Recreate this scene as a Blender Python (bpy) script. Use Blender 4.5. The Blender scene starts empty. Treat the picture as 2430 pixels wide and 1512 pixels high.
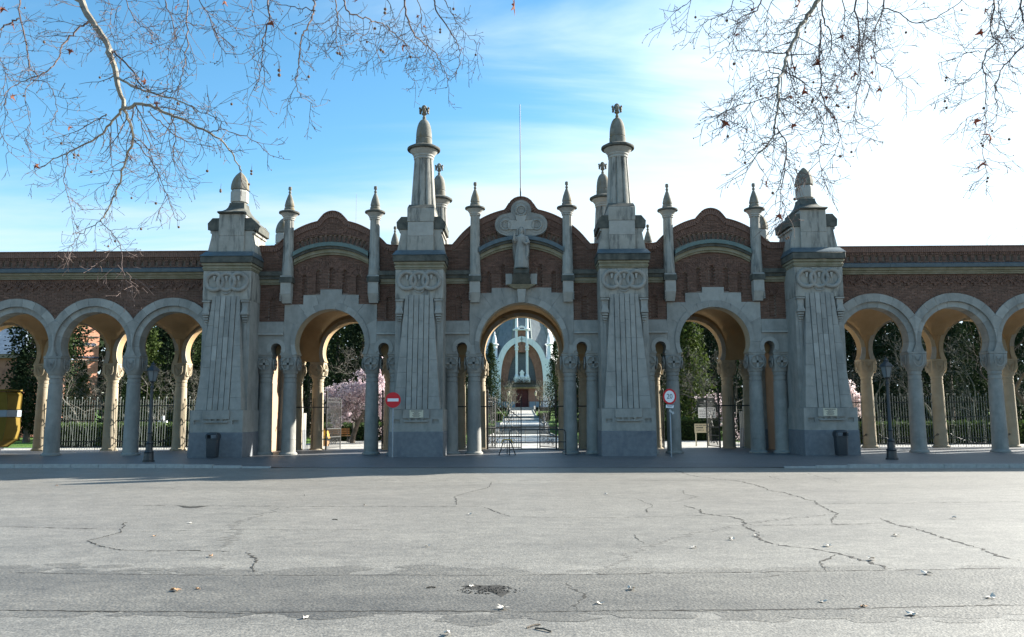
import bpy, math, random
from math import sin, cos, pi, radians, sqrt, atan2, atan, tan, floor
from mathutils import Vector, Matrix, noise
from mathutils.geometry import tessellate_polygon
random.seed(7)
S = bpy.context.scene
COL = S.collection
# ------------------------------------------------------------------ camera
F = 1890.0
YAW, PIT, ROLL = .0122, .1196, .0043
CAM = Vector((0, -33.5, 1.65))
fw = Vector((-sin(YAW)*cos(PIT), cos(YAW)*cos(PIT), sin(PIT)))
r0 = Vector((cos(YAW), sin(YAW), 0)); u0 = r0.cross(fw)
RT = r0*cos(ROLL)-u0*sin(ROLL); UP = u0*cos(ROLL)+r0*sin(ROLL)
cd = bpy.data.cameras.new('camera'); cam = bpy.data.objects.new('camera', cd); COL.objects.link(cam)
M = Matrix((RT, UP, -fw)).transposed().to_4x4(); M.translation = CAM
cam.matrix_world = M
cd.sensor_width = 36; cd.lens = F/2430*36; cd.clip_end = 5000; cd.clip_start = .05
S.camera = cam
def at(px, py, Y):                     # a point of the 2430x1512 picture on the plane at depth Y
    d = fw*F+RT*(px-1215)-UP*(py-756); t = (Y-CAM.y)/d.y
    return CAM+d*t
def atg(px, py, Z=-.12):
    d = fw*F+RT*(px-1215)-UP*(py-756); t = (Z-CAM.z)/d.z
    return CAM+d*t
# ------------------------------------------------------------------ light
SUN = Vector((1.98, 1.02, 1)).normalized()
SEL = math.asin(SUN.z); SAZ = atan2(SUN.x, SUN.y)
sd = bpy.data.lights.new('sun', 'SUN'); sd.energy = 5.0; sd.angle = radians(.5); sd.color = (1, .95, .86)
so = bpy.data.objects.new('sun', sd); COL.objects.link(so)
so.rotation_euler = SUN.to_track_quat('Z', 'Y').to_euler()
W = bpy.data.worlds.new('World'); S.world = W; W.use_nodes = True
wn, wl = W.node_tree.nodes, W.node_tree.links
def wnode(t, **k):
    n = wn.new(t)
    for a, b in k.items(): setattr(n, a, b)
    return n
def build_world():
    bg = wn['Background']; bg.inputs[1].default_value = .044
    sky = wnode('ShaderNodeTexSky', sky_type='NISHITA'); sky.sun_disc = False
    sky.sun_elevation = SEL; sky.sun_rotation = SAZ; sky.air_density = 1.0; sky.dust_density = .35; sky.ozone_density = 1.6; sky.altitude = 650
    tc = wnode('ShaderNodeTexCoord')
    dot = wnode('ShaderNodeVectorMath', operation='DOT_PRODUCT'); dot.inputs[1].default_value = SUN
    wl.new(tc.outputs['Generated'], dot.inputs[0])
    # cirrus: noise on the cloud plane (direction / z)
    sep = wnode('ShaderNodeSeparateXYZ'); wl.new(tc.outputs['Generated'], sep.inputs[0])
    mz = wnode('ShaderNodeMath', operation='MAXIMUM'); mz.inputs[1].default_value = .0; wl.new(sep.outputs[2], mz.inputs[0])
    az = wnode('ShaderNodeMath', operation='ADD'); az.inputs[1].default_value = .16; wl.new(mz.outputs[0], az.inputs[0])
    dx = wnode('ShaderNodeMath', operation='DIVIDE'); wl.new(sep.outputs[0], dx.inputs[0]); wl.new(az.outputs[0], dx.inputs[1])
    dy = wnode('ShaderNodeMath', operation='DIVIDE'); wl.new(sep.outputs[1], dy.inputs[0]); wl.new(az.outputs[0], dy.inputs[1])
    cb = wnode('ShaderNodeCombineXYZ'); wl.new(dx.outputs[0], cb.inputs[0]); wl.new(dy.outputs[0], cb.inputs[1])
    mp = wnode('ShaderNodeMapping'); mp.inputs['Rotation'].default_value = (0, 0, radians(-24)); mp.inputs['Scale'].default_value = (.55, 1.9, 1); mp.inputs['Location'].default_value = (1.3, .4, 0)
    wl.new(cb.outputs[0], mp.inputs[0])
    nz = wnode('ShaderNodeTexNoise'); nz.inputs['Scale'].default_value = 1.0; nz.inputs['Detail'].default_value = 7; nz.inputs['Roughness'].default_value = .55; nz.inputs['Distortion'].default_value = .5
    wl.new(mp.outputs[0], nz.inputs[0])
    # more veil towards the sun
    a = wnode('ShaderNodeMapRange'); a.interpolation_type = 'SMOOTHSTEP'; a.inputs[1].default_value = .10; a.inputs[2].default_value = .93; a.inputs[3].default_value = -.02; a.inputs[4].default_value = .72
    wl.new(dot.outputs['Value'], a.inputs[0])
    el = wnode('ShaderNodeMapRange'); el.inputs[1].default_value = .16; el.inputs[2].default_value = .50; el.inputs[3].default_value = .27; el.inputs[4].default_value = -.28; wl.new(sep.outputs[2], el.inputs[0])
    nc = wnode('ShaderNodeMapRange'); nc.clamp = False; nc.inputs[1].default_value = 0; nc.inputs[2].default_value = 1; nc.inputs[3].default_value = -.36; nc.inputs[4].default_value = 1.42; wl.new(nz.outputs[0], nc.inputs[0])
    s0 = wnode('ShaderNodeMath', operation='ADD'); wl.new(nc.outputs[0], s0.inputs[0]); wl.new(el.outputs[0], s0.inputs[1])
    s = wnode('ShaderNodeMath', operation='ADD'); wl.new(s0.outputs[0], s.inputs[0]); wl.new(a.outputs[0], s.inputs[1])
    c = wnode('ShaderNodeMapRange', interpolation_type='SMOOTHSTEP'); c.inputs[1].default_value = .47; c.inputs[2].default_value = 1.10; c.inputs[3].default_value = 0; c.inputs[4].default_value = .93
    wl.new(s.outputs[0], c.inputs[0])
    cl = wnode('ShaderNodeMapRange'); cl.inputs[1].default_value = .3; cl.inputs[2].default_value = .98; cl.inputs[3].default_value = 6.2; cl.inputs[4].default_value = 9.0
    wl.new(dot.outputs['Value'], cl.inputs[0])
    cc = wnode('ShaderNodeVectorMath', operation='SCALE'); cc.inputs[0].default_value = (.80, .965, 1.08); wl.new(cl.outputs[0], cc.inputs['Scale'])
    hs = wnode('ShaderNodeHueSaturation'); hs.inputs['Hue'].default_value = .487; hs.inputs['Saturation'].default_value = 1.24; hs.inputs['Value'].default_value = 1.62; wl.new(sky.outputs[0], hs.inputs['Color'])
    mx = wnode('ShaderNodeMix', data_type='RGBA'); wl.new(c.outputs[0], mx.inputs[0]); wl.new(hs.outputs[0], mx.inputs[6]); wl.new(cc.outputs[0], mx.inputs[7])
    wl.new(mx.outputs[2], bg.inputs[0])
build_world()
S.render.engine = 'CYCLES'
vs = S.view_settings; vs.view_transform = 'Standard'; vs.look = 'None'; vs.exposure = 1.98; vs.gamma = 1; vs.use_curve_mapping = False
S.cycles.max_bounces = 6; S.cycles.diffuse_bounces = 4
# ------------------------------------------------------------------ materials
MATS = {}
def mat(name, c1, c2=None, sc=4., rough=.85, bump=.0, bsc=30., detail=6, metal=0, spec=.3, stain=None, ssc=(1.2, 1.2, .35), smin=.52, smax=.72, samt=.7, attr=False, trans=0):
    m = bpy.data.materials.new(name); m.use_nodes = True; N, L = m.node_tree.nodes, m.node_tree.links
    b = N['Principled BSDF']; b.inputs['Roughness'].default_value = rough; b.inputs['Metallic'].default_value = metal; b.inputs['Specular IOR Level'].default_value = spec
    tc = N.new('ShaderNodeTexCoord'); g = N.new('ShaderNodeNewGeometry')
    src = g.outputs['Position']
    n = N.new('ShaderNodeTexNoise'); n.inputs['Scale'].default_value = sc; n.inputs['Detail'].default_value = detail; n.inputs['Roughness'].default_value = .6; L.new(src, n.inputs[0])
    r = N.new('ShaderNodeValToRGB'); r.color_ramp.elements[0].position = .3; r.color_ramp.elements[1].position = .7
    r.color_ramp.elements[0].color = (*c1, 1); r.color_ramp.elements[1].color = (*(c2 or c1), 1); L.new(n.outputs[0], r.inputs[0])
    out = r.outputs[0]
    if attr:
        a = N.new('ShaderNodeVertexColor'); a.layer_name = 'Col'
        mx = N.new('ShaderNodeMix'); mx.data_type = 'RGBA'; mx.blend_type = 'MULTIPLY'; mx.inputs[0].default_value = 1; L.new(out, mx.inputs[6]); L.new(a.outputs[0], mx.inputs[7]); out = mx.outputs[2]
    if stain:
        mp = N.new('ShaderNodeMapping'); mp.inputs['Scale'].default_value = ssc; L.new(src, mp.inputs[0])
        n2 = N.new('ShaderNodeTexNoise'); n2.inputs['Scale'].default_value = 1.6; n2.inputs['Detail'].default_value = 7; n2.inputs['Roughness'].default_value = .65; L.new(mp.outputs[0], n2.inputs[0])
        mr = N.new('ShaderNodeMapRange'); mr.inputs[1].default_value = smin; mr.inputs[2].default_value = smax; mr.inputs[4].default_value = samt; L.new(n2.outputs[0], mr.inputs[0])
        mx = N.new('ShaderNodeMix'); mx.data_type = 'RGBA'; L.new(mr.outputs[0], mx.inputs[0]); L.new(out, mx.inputs[6]); mx.inputs[7].default_value = (*stain, 1); out = mx.outputs[2]
    L.new(out, b.inputs['Base Color'])
    if bump:
        n3 = N.new('ShaderNodeTexNoise'); n3.inputs['Scale'].default_value = bsc; n3.inputs['Detail'].default_value = 5; L.new(src, n3.inputs[0])
        bp = N.new('ShaderNodeBump'); bp.inputs['Strength'].default_value = bump; bp.inputs['Distance'].default_value = .02; L.new(n3.outputs[0], bp.inputs['Height']); L.new(bp.outputs[0], b.inputs['Normal'])
    if trans:
        t = N.new('ShaderNodeBsdfTranslucent'); ms = N.new('ShaderNodeMixShader'); ms.inputs[0].default_value = trans; L.new(out, t.inputs[0])
        L.new(b.outputs[0], ms.inputs[1]); L.new(t.outputs[0], ms.inputs[2]); L.new(ms.outputs[0], N['Material Output'].inputs[0])
    MATS[name] = m; return m
STONE = mat('cast_stone', (.225, .222, .203), (.30, .294, .268), 3., .88, .35, 45, stain=(.12, .125, .12), smin=.47, smax=.74, samt=.68)
STONEL = mat('pale_stone', (.265, .262, .240), (.345, .34, .312), 3., .85, .3, 45, stain=(.18, .18, .165), samt=.45)
STREAK = mat('streaked_stone', (.24, .235, .21), (.32, .31, .275), 3., .88, .35, 45, stain=(.045, .05, .05), ssc=(2.2, 2.2, .45), smin=.50, smax=.68, samt=.9)
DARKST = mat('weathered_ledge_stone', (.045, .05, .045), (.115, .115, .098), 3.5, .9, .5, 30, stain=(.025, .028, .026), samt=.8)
MOSSY = mat('mossy_stone', (.17, .155, .10), (.26, .24, .18), 3., .9, .4, 30, stain=(.10, .10, .06), samt=.7)
LICHEN = mat('lichen_stone', (.10, .10, .085), (.21, .205, .18), 3., .9, .4, 30, stain=(.15, .10, .03), smin=.5, smax=.64, samt=.75)
LEAD = mat('lead_flashing', (.05, .075, .09), (.09, .12, .135), 5, .5, .2, 20, stain=(.05, .07, .08))
COPPER = mat('copper_patina', (.085, .125, .12), (.12, .17, .16), 5, .65, .2, 20, stain=(.08, .11, .09))
GRANITE = mat('granite_plinth', (.125, .133, .143), (.17, .18, .19), 6, .8, .25, 60, stain=(.07, .08, .10), ssc=(.8, .8, .5), samt=.75)
BRICK = mat('brick', (.108, .063, .047), (.148, .087, .066), 9., .88, .3, 60, attr=True, stain=(.06, .042, .036), ssc=(.5, .5, .3), samt=.35)
BRICKP = mat('brick_piece', (.13, .075, .056), (.185, .108, .082), 9., .88, .3, 60, stain=(.09, .06, .05), samt=.5)
MORTAR = mat('mortar', (.20, .16, .13), (.25, .205, .17), 6., .95, .3, 60, stain=(.12, .09, .08), samt=.5)
OCHRE = mat('ochre_plaster', (.275, .19, .10), (.34, .24, .135), 2., .9, .15, 20, stain=(.42, .24, .10), ssc=(.8, .8, .5), samt=.5)
OCHSTONE = mat('warm_stone', (.31, .265, .19), (.38, .325, .24), 3., .88, .3, 40, stain=(.33, .24, .14), samt=.5)
PINKPL = mat('pink_ochre_plaster', (.30, .215, .145), (.35, .255, .18), 2., .9, .15, 20, stain=(.38, .25, .15), ssc=(.6, .6, 1), samt=.6)
IRON = mat('dark_iron', (.022, .025, .027), (.04, .042, .042), 12, .55, .2, 60, metal=.3, spec=.5)
IRONG = mat('green_grey_iron', (.10, .125, .12), (.14, .16, .15), 12, .5, .2, 60, spec=.5)
BLACKM = mat('black_painted_metal', (.014, .016, .018), (.022, .024, .026), 12, .45, spec=.5)
def asphalt(name, base, var, coarse, bump):
    m = bpy.data.materials.new(name); m.use_nodes = True; N, L = m.node_tree.nodes, m.node_tree.links; b = N['Principled BSDF']
    b.inputs['Roughness'].default_value = .52; b.inputs['Specular IOR Level'].default_value = .85
    g = N.new('ShaderNodeNewGeometry')
    def nz(s, d, sx=(1, 1, 1)):
        mp = N.new('ShaderNodeMapping'); mp.inputs['Scale'].default_value = sx; L.new(g.outputs['Position'], mp.inputs[0])
        n = N.new('ShaderNodeTexNoise'); n.inputs['Scale'].default_value = s; n.inputs['Detail'].default_value = d; n.inputs['Roughness'].default_value = .65; L.new(mp.outputs[0], n.inputs[0]); return n
    big = nz(.35, 5, (.5, 1.6, 1)); fine = nz(26, 6); mid = nz(4.5, 7, (.8, 1.3, 1)); v = N.new('ShaderNodeTexVoronoi'); v.inputs['Scale'].default_value = coarse; L.new(g.outputs['Position'], v.inputs[0])
    r = N.new('ShaderNodeValToRGB'); e = r.color_ramp.elements; e[0].position = .3; e[1].position = .7
    e[0].color = (*[x*(1-var) for x in base], 1); e[1].color = (*[x*(1+var) for x in base], 1); L.new(big.outputs[0], r.inputs[0])
    r2 = N.new('ShaderNodeMapRange'); r2.inputs[1].default_value = .3; r2.inputs[2].default_value = .7; r2.inputs[3].default_value = .5; r2.inputs[4].default_value = 1.5; L.new(fine.outputs[0], r2.inputs[0])
    r3 = N.new('ShaderNodeMapRange'); r3.inputs[1].default_value = .35; r3.inputs[2].default_value = .65; r3.inputs[3].default_value = .78; r3.inputs[4].default_value = 1.14; L.new(mid.outputs[0], r3.inputs[0])
    mm = N.new('ShaderNodeMath'); mm.operation = 'MULTIPLY'; L.new(r2.outputs[0], mm.inputs[0]); L.new(r3.outputs[0], mm.inputs[1])
    sp = N.new('ShaderNodeMapRange'); sp.inputs[1].default_value = 0; sp.inputs[2].default_value = .5; sp.inputs[3].default_value = 1.25; sp.inputs[4].default_value = .8; L.new(v.outputs[0], sp.inputs[0])
    m2 = N.new('ShaderNodeMath'); m2.operation = 'MULTIPLY'; L.new(mm.outputs[0], m2.inputs[0]); L.new(sp.outputs[0], m2.inputs[1])
    sc = N.new('ShaderNodeVectorMath'); sc.operation = 'SCALE'; L.new(r.outputs[0], sc.inputs[0]); L.new(m2.outputs[0], sc.inputs['Scale']); L.new(sc.outputs[0], b.inputs['Base Color'])
    ad = N.new('ShaderNodeMath'); ad.operation = 'ADD'; L.new(fine.outputs[0], ad.inputs[0]); L.new(v.outputs[0], ad.inputs[1])
    bp = N.new('ShaderNodeBump'); bp.inputs['Strength'].default_value = bump; bp.inputs['Distance'].default_value = .012; L.new(ad.outputs[0], bp.inputs['Height']); L.new(bp.outputs[0], b.inputs['Normal'])
    return m
ASPH = asphalt('asphalt', (.190, .179, .156), .16, 45, .25)
ASPHP = asphalt('coarse_asphalt', (.130, .121, .103), .35, 34, .35)
PAVE = asphalt('pavement_concrete', (.115, .117, .122), .15, 30, .15)
GRAVEL = asphalt('pale_gravel', (.50, .48, .43), .12, 60, .4)
EARTH = mat('earth', (.12, .085, .05), (.20, .15, .095), 5, .95, .5, 40)
GRASSM = mat('grass', (.05, .11, .012), (.10, .19, .025), 1.5, .9, .8, 60)
CRACK = mat('crack_filler', (.018, .018, .018), (.035, .034, .03), 30, .95)
KERBM = mat('kerb_granite', (.26, .26, .25), (.36, .36, .34), 8, .85, .3, 60)
# ------------------------------------------------------------------ mesh helpers
class MB:
    def __init__(s): s.v = []; s.f = []; s.c = []
    def add(s, vs, fs, c=None):
        o = len(s.v); s.v += [tuple(v) for v in vs]; s.f += [tuple(i+o for i in f) for f in fs]
        if c is not None: s.c += [c]*len(vs)
        return s
    def box(s, x0, x1, y0, y1, z0, z1, c=None, tx=0, ty=0):
        a = [(x0, y0, z0), (x1, y0, z0), (x1, y1, z0), (x0, y1, z0), (x0+tx, y0+ty, z1), (x1-tx, y0+ty, z1), (x1-tx, y1-ty, z1), (x0+tx, y1-ty, z1)]
        return s.add(a, [(0, 3, 2, 1), (4, 5, 6, 7), (0, 1, 5, 4), (1, 2, 6, 5), (2, 3, 7, 6), (3, 0, 4, 7)], c)
    def hexa(s, bot, top):              # two quads of 3D points
        return s.add(list(bot)+list(top), [(3, 2, 1, 0), (4, 5, 6, 7), (0, 1, 5, 4), (1, 2, 6, 5), (2, 3, 7, 6), (3, 0, 4, 7)])
    def lathe(s, prof, cx, cy, n=24, ph=0, rfun=None, sy=1):
        vs = []; fs = []
        for (r, z) in prof:
            for k in range(n):
                a = 2*pi*k/n+ph; rr = r*(rfun(a, z) if rfun else 1); vs.append((cx+rr*cos(a), cy+rr*sin(a)*sy, z))
        m = len(prof)
        for i in range(m-1):
            for k in range(n):
                k2 = (k+1) % n; fs.append((i*n+k, i*n+k2, (i+1)*n+k2, (i+1)*n+k))
        fs.append(tuple(range(n-1, -1, -1))); fs.append(tuple((m-1)*n+k for k in range(n)))
        return s.add(vs, fs)
    def plate(s, outer, y0, y1, holes=()):   # polygon in XZ, thickness in Y
        loops = [list(outer)]+[list(h) for h in holes]
        flat = [p for l in loops for p in l]
        tris = tessellate_polygon([[Vector((p[0], p[1], 0)) for p in l] for l in loops])
        n = len(flat); vs = [(p[0], y0, p[1]) for p in flat]+[(p[0], y1, p[1]) for p in flat]; fs = []
        for t in tris:
            a, b, c = [flat[i] for i in t]
            if (b[0]-a[0])*(c[1]-a[1])-(b[1]-a[1])*(c[0]-a[0]) < 0: t = (t[0], t[2], t[1])
            fs.append(tuple(t)); fs.append((t[0]+n, t[2]+n, t[1]+n))
        o = 0
        for l in loops:
            m = len(l)
            for i in range(m):
                j = (i+1) % m; fs.append((o+i, o+j, o+j+n, o+i+n))
            o += m
        return s.add(vs, fs)
    def tube(s, pts, rad, n=6, cap=True):
        P = [Vector(p) for p in pts]; m = len(P)
        if m < 2: return s
        R = rad if isinstance(rad, (list, tuple)) else [rad]*m
        vs = []; fs = []; ref = None
        for i in range(m):
            d = (P[min(i+1, m-1)]-P[max(i-1, 0)])
            if d.length < 1e-9: d = Vector((0, 0, 1))
            d.normalize()
            if ref is None: ref = Vector((0, 0, 1)) if abs(d.z) < .9 else Vector((1, 0, 0))
            u = ref-d*ref.dot(d)
            if u.length < 1e-4: u = Vector((0, 1, 0))-d*d.y
            u.normalize(); w = d.cross(u); ref = u
            for k in range(n):
                a = 2*pi*k/n; q = P[i]+(u*cos(a)+w*sin(a))*R[i]; vs.append(q)
        for i in range(m-1):
            for k in range(n):
                k2 = (k+1) % n; fs.append((i*n+k, i*n+k2, (i+1)*n+k2, (i+1)*n+k))
        if cap: fs.append(tuple(range(n-1, -1, -1))); fs.append(tuple((m-1)*n+k for k in range(n)))
        return s.add(vs, fs)
    def sphere(s, c, r, n=8, m=6, sz=1):
        vs = [(c[0], c[1], c[2]-r*sz)]; fs = []
        for i in range(1, m):
            t = pi*i/m-pi/2
            for k in range(n): a = 2*pi*k/n; vs.append((c[0]+r*cos(t)*cos(a), c[1]+r*cos(t)*sin(a), c[2]+r*sz*sin(t)))
        vs.append((c[0], c[1], c[2]+r*sz)); T = len(vs)-1
        for k in range(n): fs.append((0, 1+(k+1) % n, 1+k)); fs.append((T, T-n+k, T-n+(k+1) % n))
        for i in range(m-2):
            for k in range(n): a = 1+i*n+k; b = 1+i*n+(k+1) % n; fs.append((a, b, b+n, a+n))
        return s.add(vs, fs)
    def torus_arc(s, c, R, r, a0, a1, n=20, m=8, plane='xz'):
        pts = []
        for i in range(n+1):
            a = a0+(a1-a0)*i/n; pts.append((c[0]+R*cos(a), c[1], c[2]+R*sin(a)))
        return s.tube(pts, r, m, cap=abs(a1-a0) < 6.28)
    def mesh(s, name, m, smooth=False):
        me = bpy.data.meshes.new(name); me.from_pydata(s.v, [], s.f)
        if s.c and len(s.c) == len(s.v):
            ca = me.color_attributes.new('Col', 'FLOAT_COLOR', 'POINT')
            ca.data.foreach_set('color', [x for c in s.c for x in (*c, 1)])
        if m: me.materials.append(m)
        if smooth: me.shade_smooth() if hasattr(me, 'shade_smooth') else None
        return me
def ob(name, me, parent=None, kind=None, loc=None, rz=0, label=None, cat=None, group=None, scale=None):
    o = bpy.data.objects.new(name, me); COL.objects.link(o)
    if parent is not None: o.parent = parent
    if loc is not None: o.location = loc
    if rz: o.rotation_euler = (0, 0, rz)
    if scale is not None: o.scale = scale
    if kind: o['kind'] = kind
    if label: o['label'] = label
    if cat: o['category'] = cat
    if group: o['group'] = group
    return o
def put(name, mb, m, parent=None, smooth=False, **k): return ob(name, mb.mesh(name, m, smooth), parent, **k)
def thing(name, label, cat, loc=(0, 0, 0), group=None, rz=0): return ob(name, None, None, None, loc, rz, label, cat, group)
def copy_tree(o, parent=None):
    c = o.copy(); COL.objects.link(c)
    if parent is not None: c.parent = parent
    for ch in [x for x in o.children]: copy_tree(ch, c)
    return c
SMOOTH_ANGLE = radians(35)
def sharp(me, ang=35):                    # smooth shading with sharp edges kept
    me.shade_smooth(); me.set_sharp_from_angle(angle=radians(ang)); return me
def puts(name, mb, m, parent=None, ang=35, **k):
    me = mb.mesh(name, m); sharp(me, ang); return ob(name, me, parent, **k)
def bev(o, w=.012, seg=1):
    b = o.modifiers.new('bevel', 'BEVEL'); b.width = w; b.segments = seg; b.limit_method = 'ANGLE'; return o

def arc(cx, cz, R, a0, a1, n): return [(cx+R*cos(a0+(a1-a0)*i/n), cz+R*sin(a0+(a1-a0)*i/n)) for i in range(n+1)]
def horseshoe(cx, cz, R, zs, xs, n=36):   # from right foot over the crown to left foot
    b = (cz-zs)/sqrt(max(1e-6, 1-(xs/R)**2)); f0 = math.acos(xs/R); pts = []
    for i in range(n+1):
        f = -f0+(pi+2*f0)*i/n; s = sin(f); pts.append((cx+R*cos(f), cz+(R*s if s > 0 else b*s)))
    return pts
def inpoly(x, z, poly):
    c = False; j = len(poly)-1
    for i in range(len(poly)):
        a, b = poly[i], poly[j]
        if (a[1] > z) != (b[1] > z) and x < (b[0]-a[0])*(z-a[1])/(b[1]-a[1])+a[0]: c = not c
        j = i
    return c
def rbrick():
    t = max(.5, random.gauss(1, .15)); h = random.random()*.12; return (t*(1+h*.4), t, t*(1-h*.3))
def brick_field(mb, x0, x1, z0, z1, y, inside, bw=.25, bh=.056, j=.016, dep=.05):
    row = 0; z = z0
    while z < z1-.02:
        x = x0+(-.5*(bw+j) if row % 2 else 0)
        while x < x1:
            a, b = max(x, x0), min(x+bw, x1)
            if b-a > .04:
                zm = z+bh/2; m = (a+b)/2
                i0, i1, i2 = inside(a+.02, zm), inside(b-.02, zm), inside(m, zm)
                if i2 and i0 and i1: pass
                elif i0 and not i1: b = a+(b-a)*.5 if not i2 else a+(b-a)*.8
                elif i1 and not i0: a = b-(b-a)*.5 if not i2 else b-(b-a)*.8
                else: a = b
                if b-a > .03:
                    d = y+random.uniform(-.003, .003); mb.box(a, b, d, d+dep, z, z+bh, rbrick())
            x += bw+j
        z += bh+j; row += 1
def soldier(parent, pts, mesh_, y):       # individual bricks standing across a line of (x, z, angle)
    for (x, z, a) in pts:
        o = ob('brick', mesh_, parent); o.location = (x, y+random.uniform(-.004, .004), z); o.rotation_euler = (0, -a, 0)
def path_points(poly, step):              # equally spaced points along polyline with normals
    out = []; acc = step/2
    for (a, b) in zip(poly[:-1], poly[1:]):
        L = sqrt((b[0]-a[0])**2+(b[1]-a[1])**2); ang = atan2(b[1]-a[1], b[0]-a[0])
        while acc < L:
            t = acc/L; out.append((a[0]+(b[0]-a[0])*t, a[1]+(b[1]-a[1])*t, ang)); acc += step
        acc -= L
    return out
# ------------------------------------------------------------------ ground, road, pavement
def kerbY(x): return -6.65-.0515*x
def gz(y):                                 # ground height inside the cemetery along the axis
    for (a, za), (b, zb) in zip(PROF[:-1], PROF[1:]):
        if a <= y <= b: return za+(zb-za)*(y-a)/(b-a)
    return PROF[0][1] if y < PROF[0][0] else PROF[-1][1]
PROF = [(-1, -.02), (12, -.06), (33, .0), (36.5, .66), (64, .85), (81, 1.0), (85, 1.2), (117, 2.2), (122, 2.9), (3000, 3.0)]
mb = MB(); ys = [a for a, b in PROF]; xs = [-2500, 2500]
for i, (a, z) in enumerate(PROF):
    for x in xs: mb.v.append((x, max(a, 5.9) if i == 0 else a, z-.03))
for i in range(len(PROF)-1): mb.f.append((2*i, 2*i+1, 2*i+3, 2*i+2))
put('ground', mb, GRASSM, kind='structure')
mb = MB(); mb.add([(-2500, -1500, -.16), (2500, -1500, -.16), (2500, 6, -.16), (-2500, 6, -.16)], [(0, 1, 2, 3)])
put('terrain', mb, EARTH, kind='structure')
road = put('road', MB().add([(-160, -200, -.12), (160, -200, -.12), (160, kerbY(160)+.1, -.12), (-160, kerbY(-160)+.1, -.12)], [(0, 1, 2, 3)]), ASPH, kind='structure')
# pavement sheet with a dropped middle in front of the gate
mb = MB(); NX = 80
for i in range(NX+1):
    x = -60+120*i/NX; t = max(0, 1-max(0, abs(x)-8.5)/3.0); t = min(1, t); k = kerbY(x)
    for (y, z) in ((k, -.005-.105*t), (k+1.6, -.003-.06*t), (-2.2, 0), (6.0, 0.0)): mb.v.append((x, y, z))
for i in range(NX):
    for j in range(3): a = i*4+j; mb.f.append((a, a+4, a+5, a+1))
pave = put('pavement', mb, PAVE, kind='structure')
def kerbs():
    x = -59.5
    while x < 59:
        if abs(x+.5) > 8.6:
            t = min(1, max(0, 1-max(0, abs(x+.5)-8.5)/3.0)); k = kerbY(x); top = .012-.095*t
            m = MB().hexa([(x, k-.13, -.15), (x+.985, kerbY(x+1)-.13, -.15), (x+.985, kerbY(x+1)+.01, -.15), (x, k+.01, -.15)], [(x, k-.115, top), (x+.985, kerbY(x+1)-.115, top), (x+.985, kerbY(x+1)+.01, top), (x, k+.01, top)])
            put('kerb_stone', m, KERBM, pave)
        x += 1.0
kerbs()
def ribbon(name, pts, w, m=CRACK, parent=road, dz=.004, jit=.5, zz=-.12):
    P = []
    for a, b in zip(pts[:-1], pts[1:]):
        A = Vector(a); B = Vector(b); L = (B-A).length; n = max(1, int(L/.06)); 
        for i in range(n): P.append(A+(B-A)*i/n)
    P.append(Vector(pts[-1])); mb = MB(); n = len(P)
    for i, p in enumerate(P):
        d = (P[min(i+1, n-1)]-P[max(i-1, 0)]).normalized(); q = Vector((-d.y, d.x))
        ww = w*(.25+jit*random.random()**2*3.2)*min(1, (min(i, n-1-i)+.3)/5); o = q*random.uniform(-1, 1)*w*.9
        for s_ in (-1, 1): r = p+o+q*ww*s_*.5; mb.v.append((r.x, r.y, zz+dz))
    for i in range(n-1): mb.f.append((2*i, 2*i+1, 2*i+3, 2*i+2))
    return put(name, mb, m, parent)
def wiggle(px, amp=.05, seg=.35):
    W2 = [atg(x, y).xy for x, y in px]; out = [W2[0]]
    for a, b in zip(W2[:-1], W2[1:]):
        L = (b-a).length; n = max(1, int(L/seg))
        for i in range(1, n+1):
            p = a+(b-a)*i/n
            if i < n: p = p+Vector((random.uniform(-amp, amp), random.uniform(-amp, amp)))
            out.append(p)
    return out
A_ = lambda pts, o: [(o+x*.5, 1038.2+y*.5) for x, y in pts]
CRK = [([(770, 155), (850, 180), (970, 197), (1080, 208), (1170, 232), (1240, 256), (1290, 262), (1370, 285), (1440, 305), (1450, 320), (1510, 345), (1540, 362), (1515, 388), (1548, 418)], 1215, .035),
       ([(805, 322), (890, 342), (905, 362), (1000, 373), (1050, 378), (1105, 408), (1100, 422), (1165, 450), (1160, 470), (1200, 493), (1270, 513), (1400, 525), (1550, 550), (1650, 580), (1760, 612), (1770, 632)], 1215, .035),
       ([(1550, 550), (1460, 592), (1495, 635)], 1215, .025),
       ([(1735, 380), (1830, 415), (1960, 445), (2090, 490), (2200, 520), (2300, 560), (2430, 590)], 1215, .035),
       ([(1830, 415), (1965, 435)], 1215, .018),
       ([(580, 290), (665, 320), (635, 340), (645, 360)], 1215, .018), ([(815, 250), (820, 270), (880, 282), (770, 305)], 1215, .015),
       ([(580, 460), (640, 510)], 1215, .015), ([(255, 685), (280, 720), (350, 745), (300, 800), (310, 825)], 1215, .03),
       ([(1210, 180), (1270, 200)], 1215, .015), ([(1400, 168), (1570, 218)], 1215, .012), ([(1330, 645), (1200, 665), (1100, 668)], 1215, .02), ([(1475, 750), (1570, 752), (1580, 765)], 1215, .02),
       ([(2335, 210), (2310, 240), (2210, 265), (2155, 285), (2170, 322)], 0, .02), ([(2280, 328), (2340, 348), (2430, 378)], 0, .02),
       ([(640, 395), (580, 410), (575, 450), (410, 492), (470, 515), (570, 535), (900, 537), (1130, 543)], 0, .022),
       ([(1165, 543), (1190, 560), (1215, 580), (1210, 610), (1190, 630), (1220, 650)], 0, .028), ([(800, 237), (845, 248)], 0, .012), ([(1440, 268), (1450, 280)], 0, .012)]
for pts, o, w in CRK: ribbon('crack', wiggle(A_(pts, o)), w)
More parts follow.
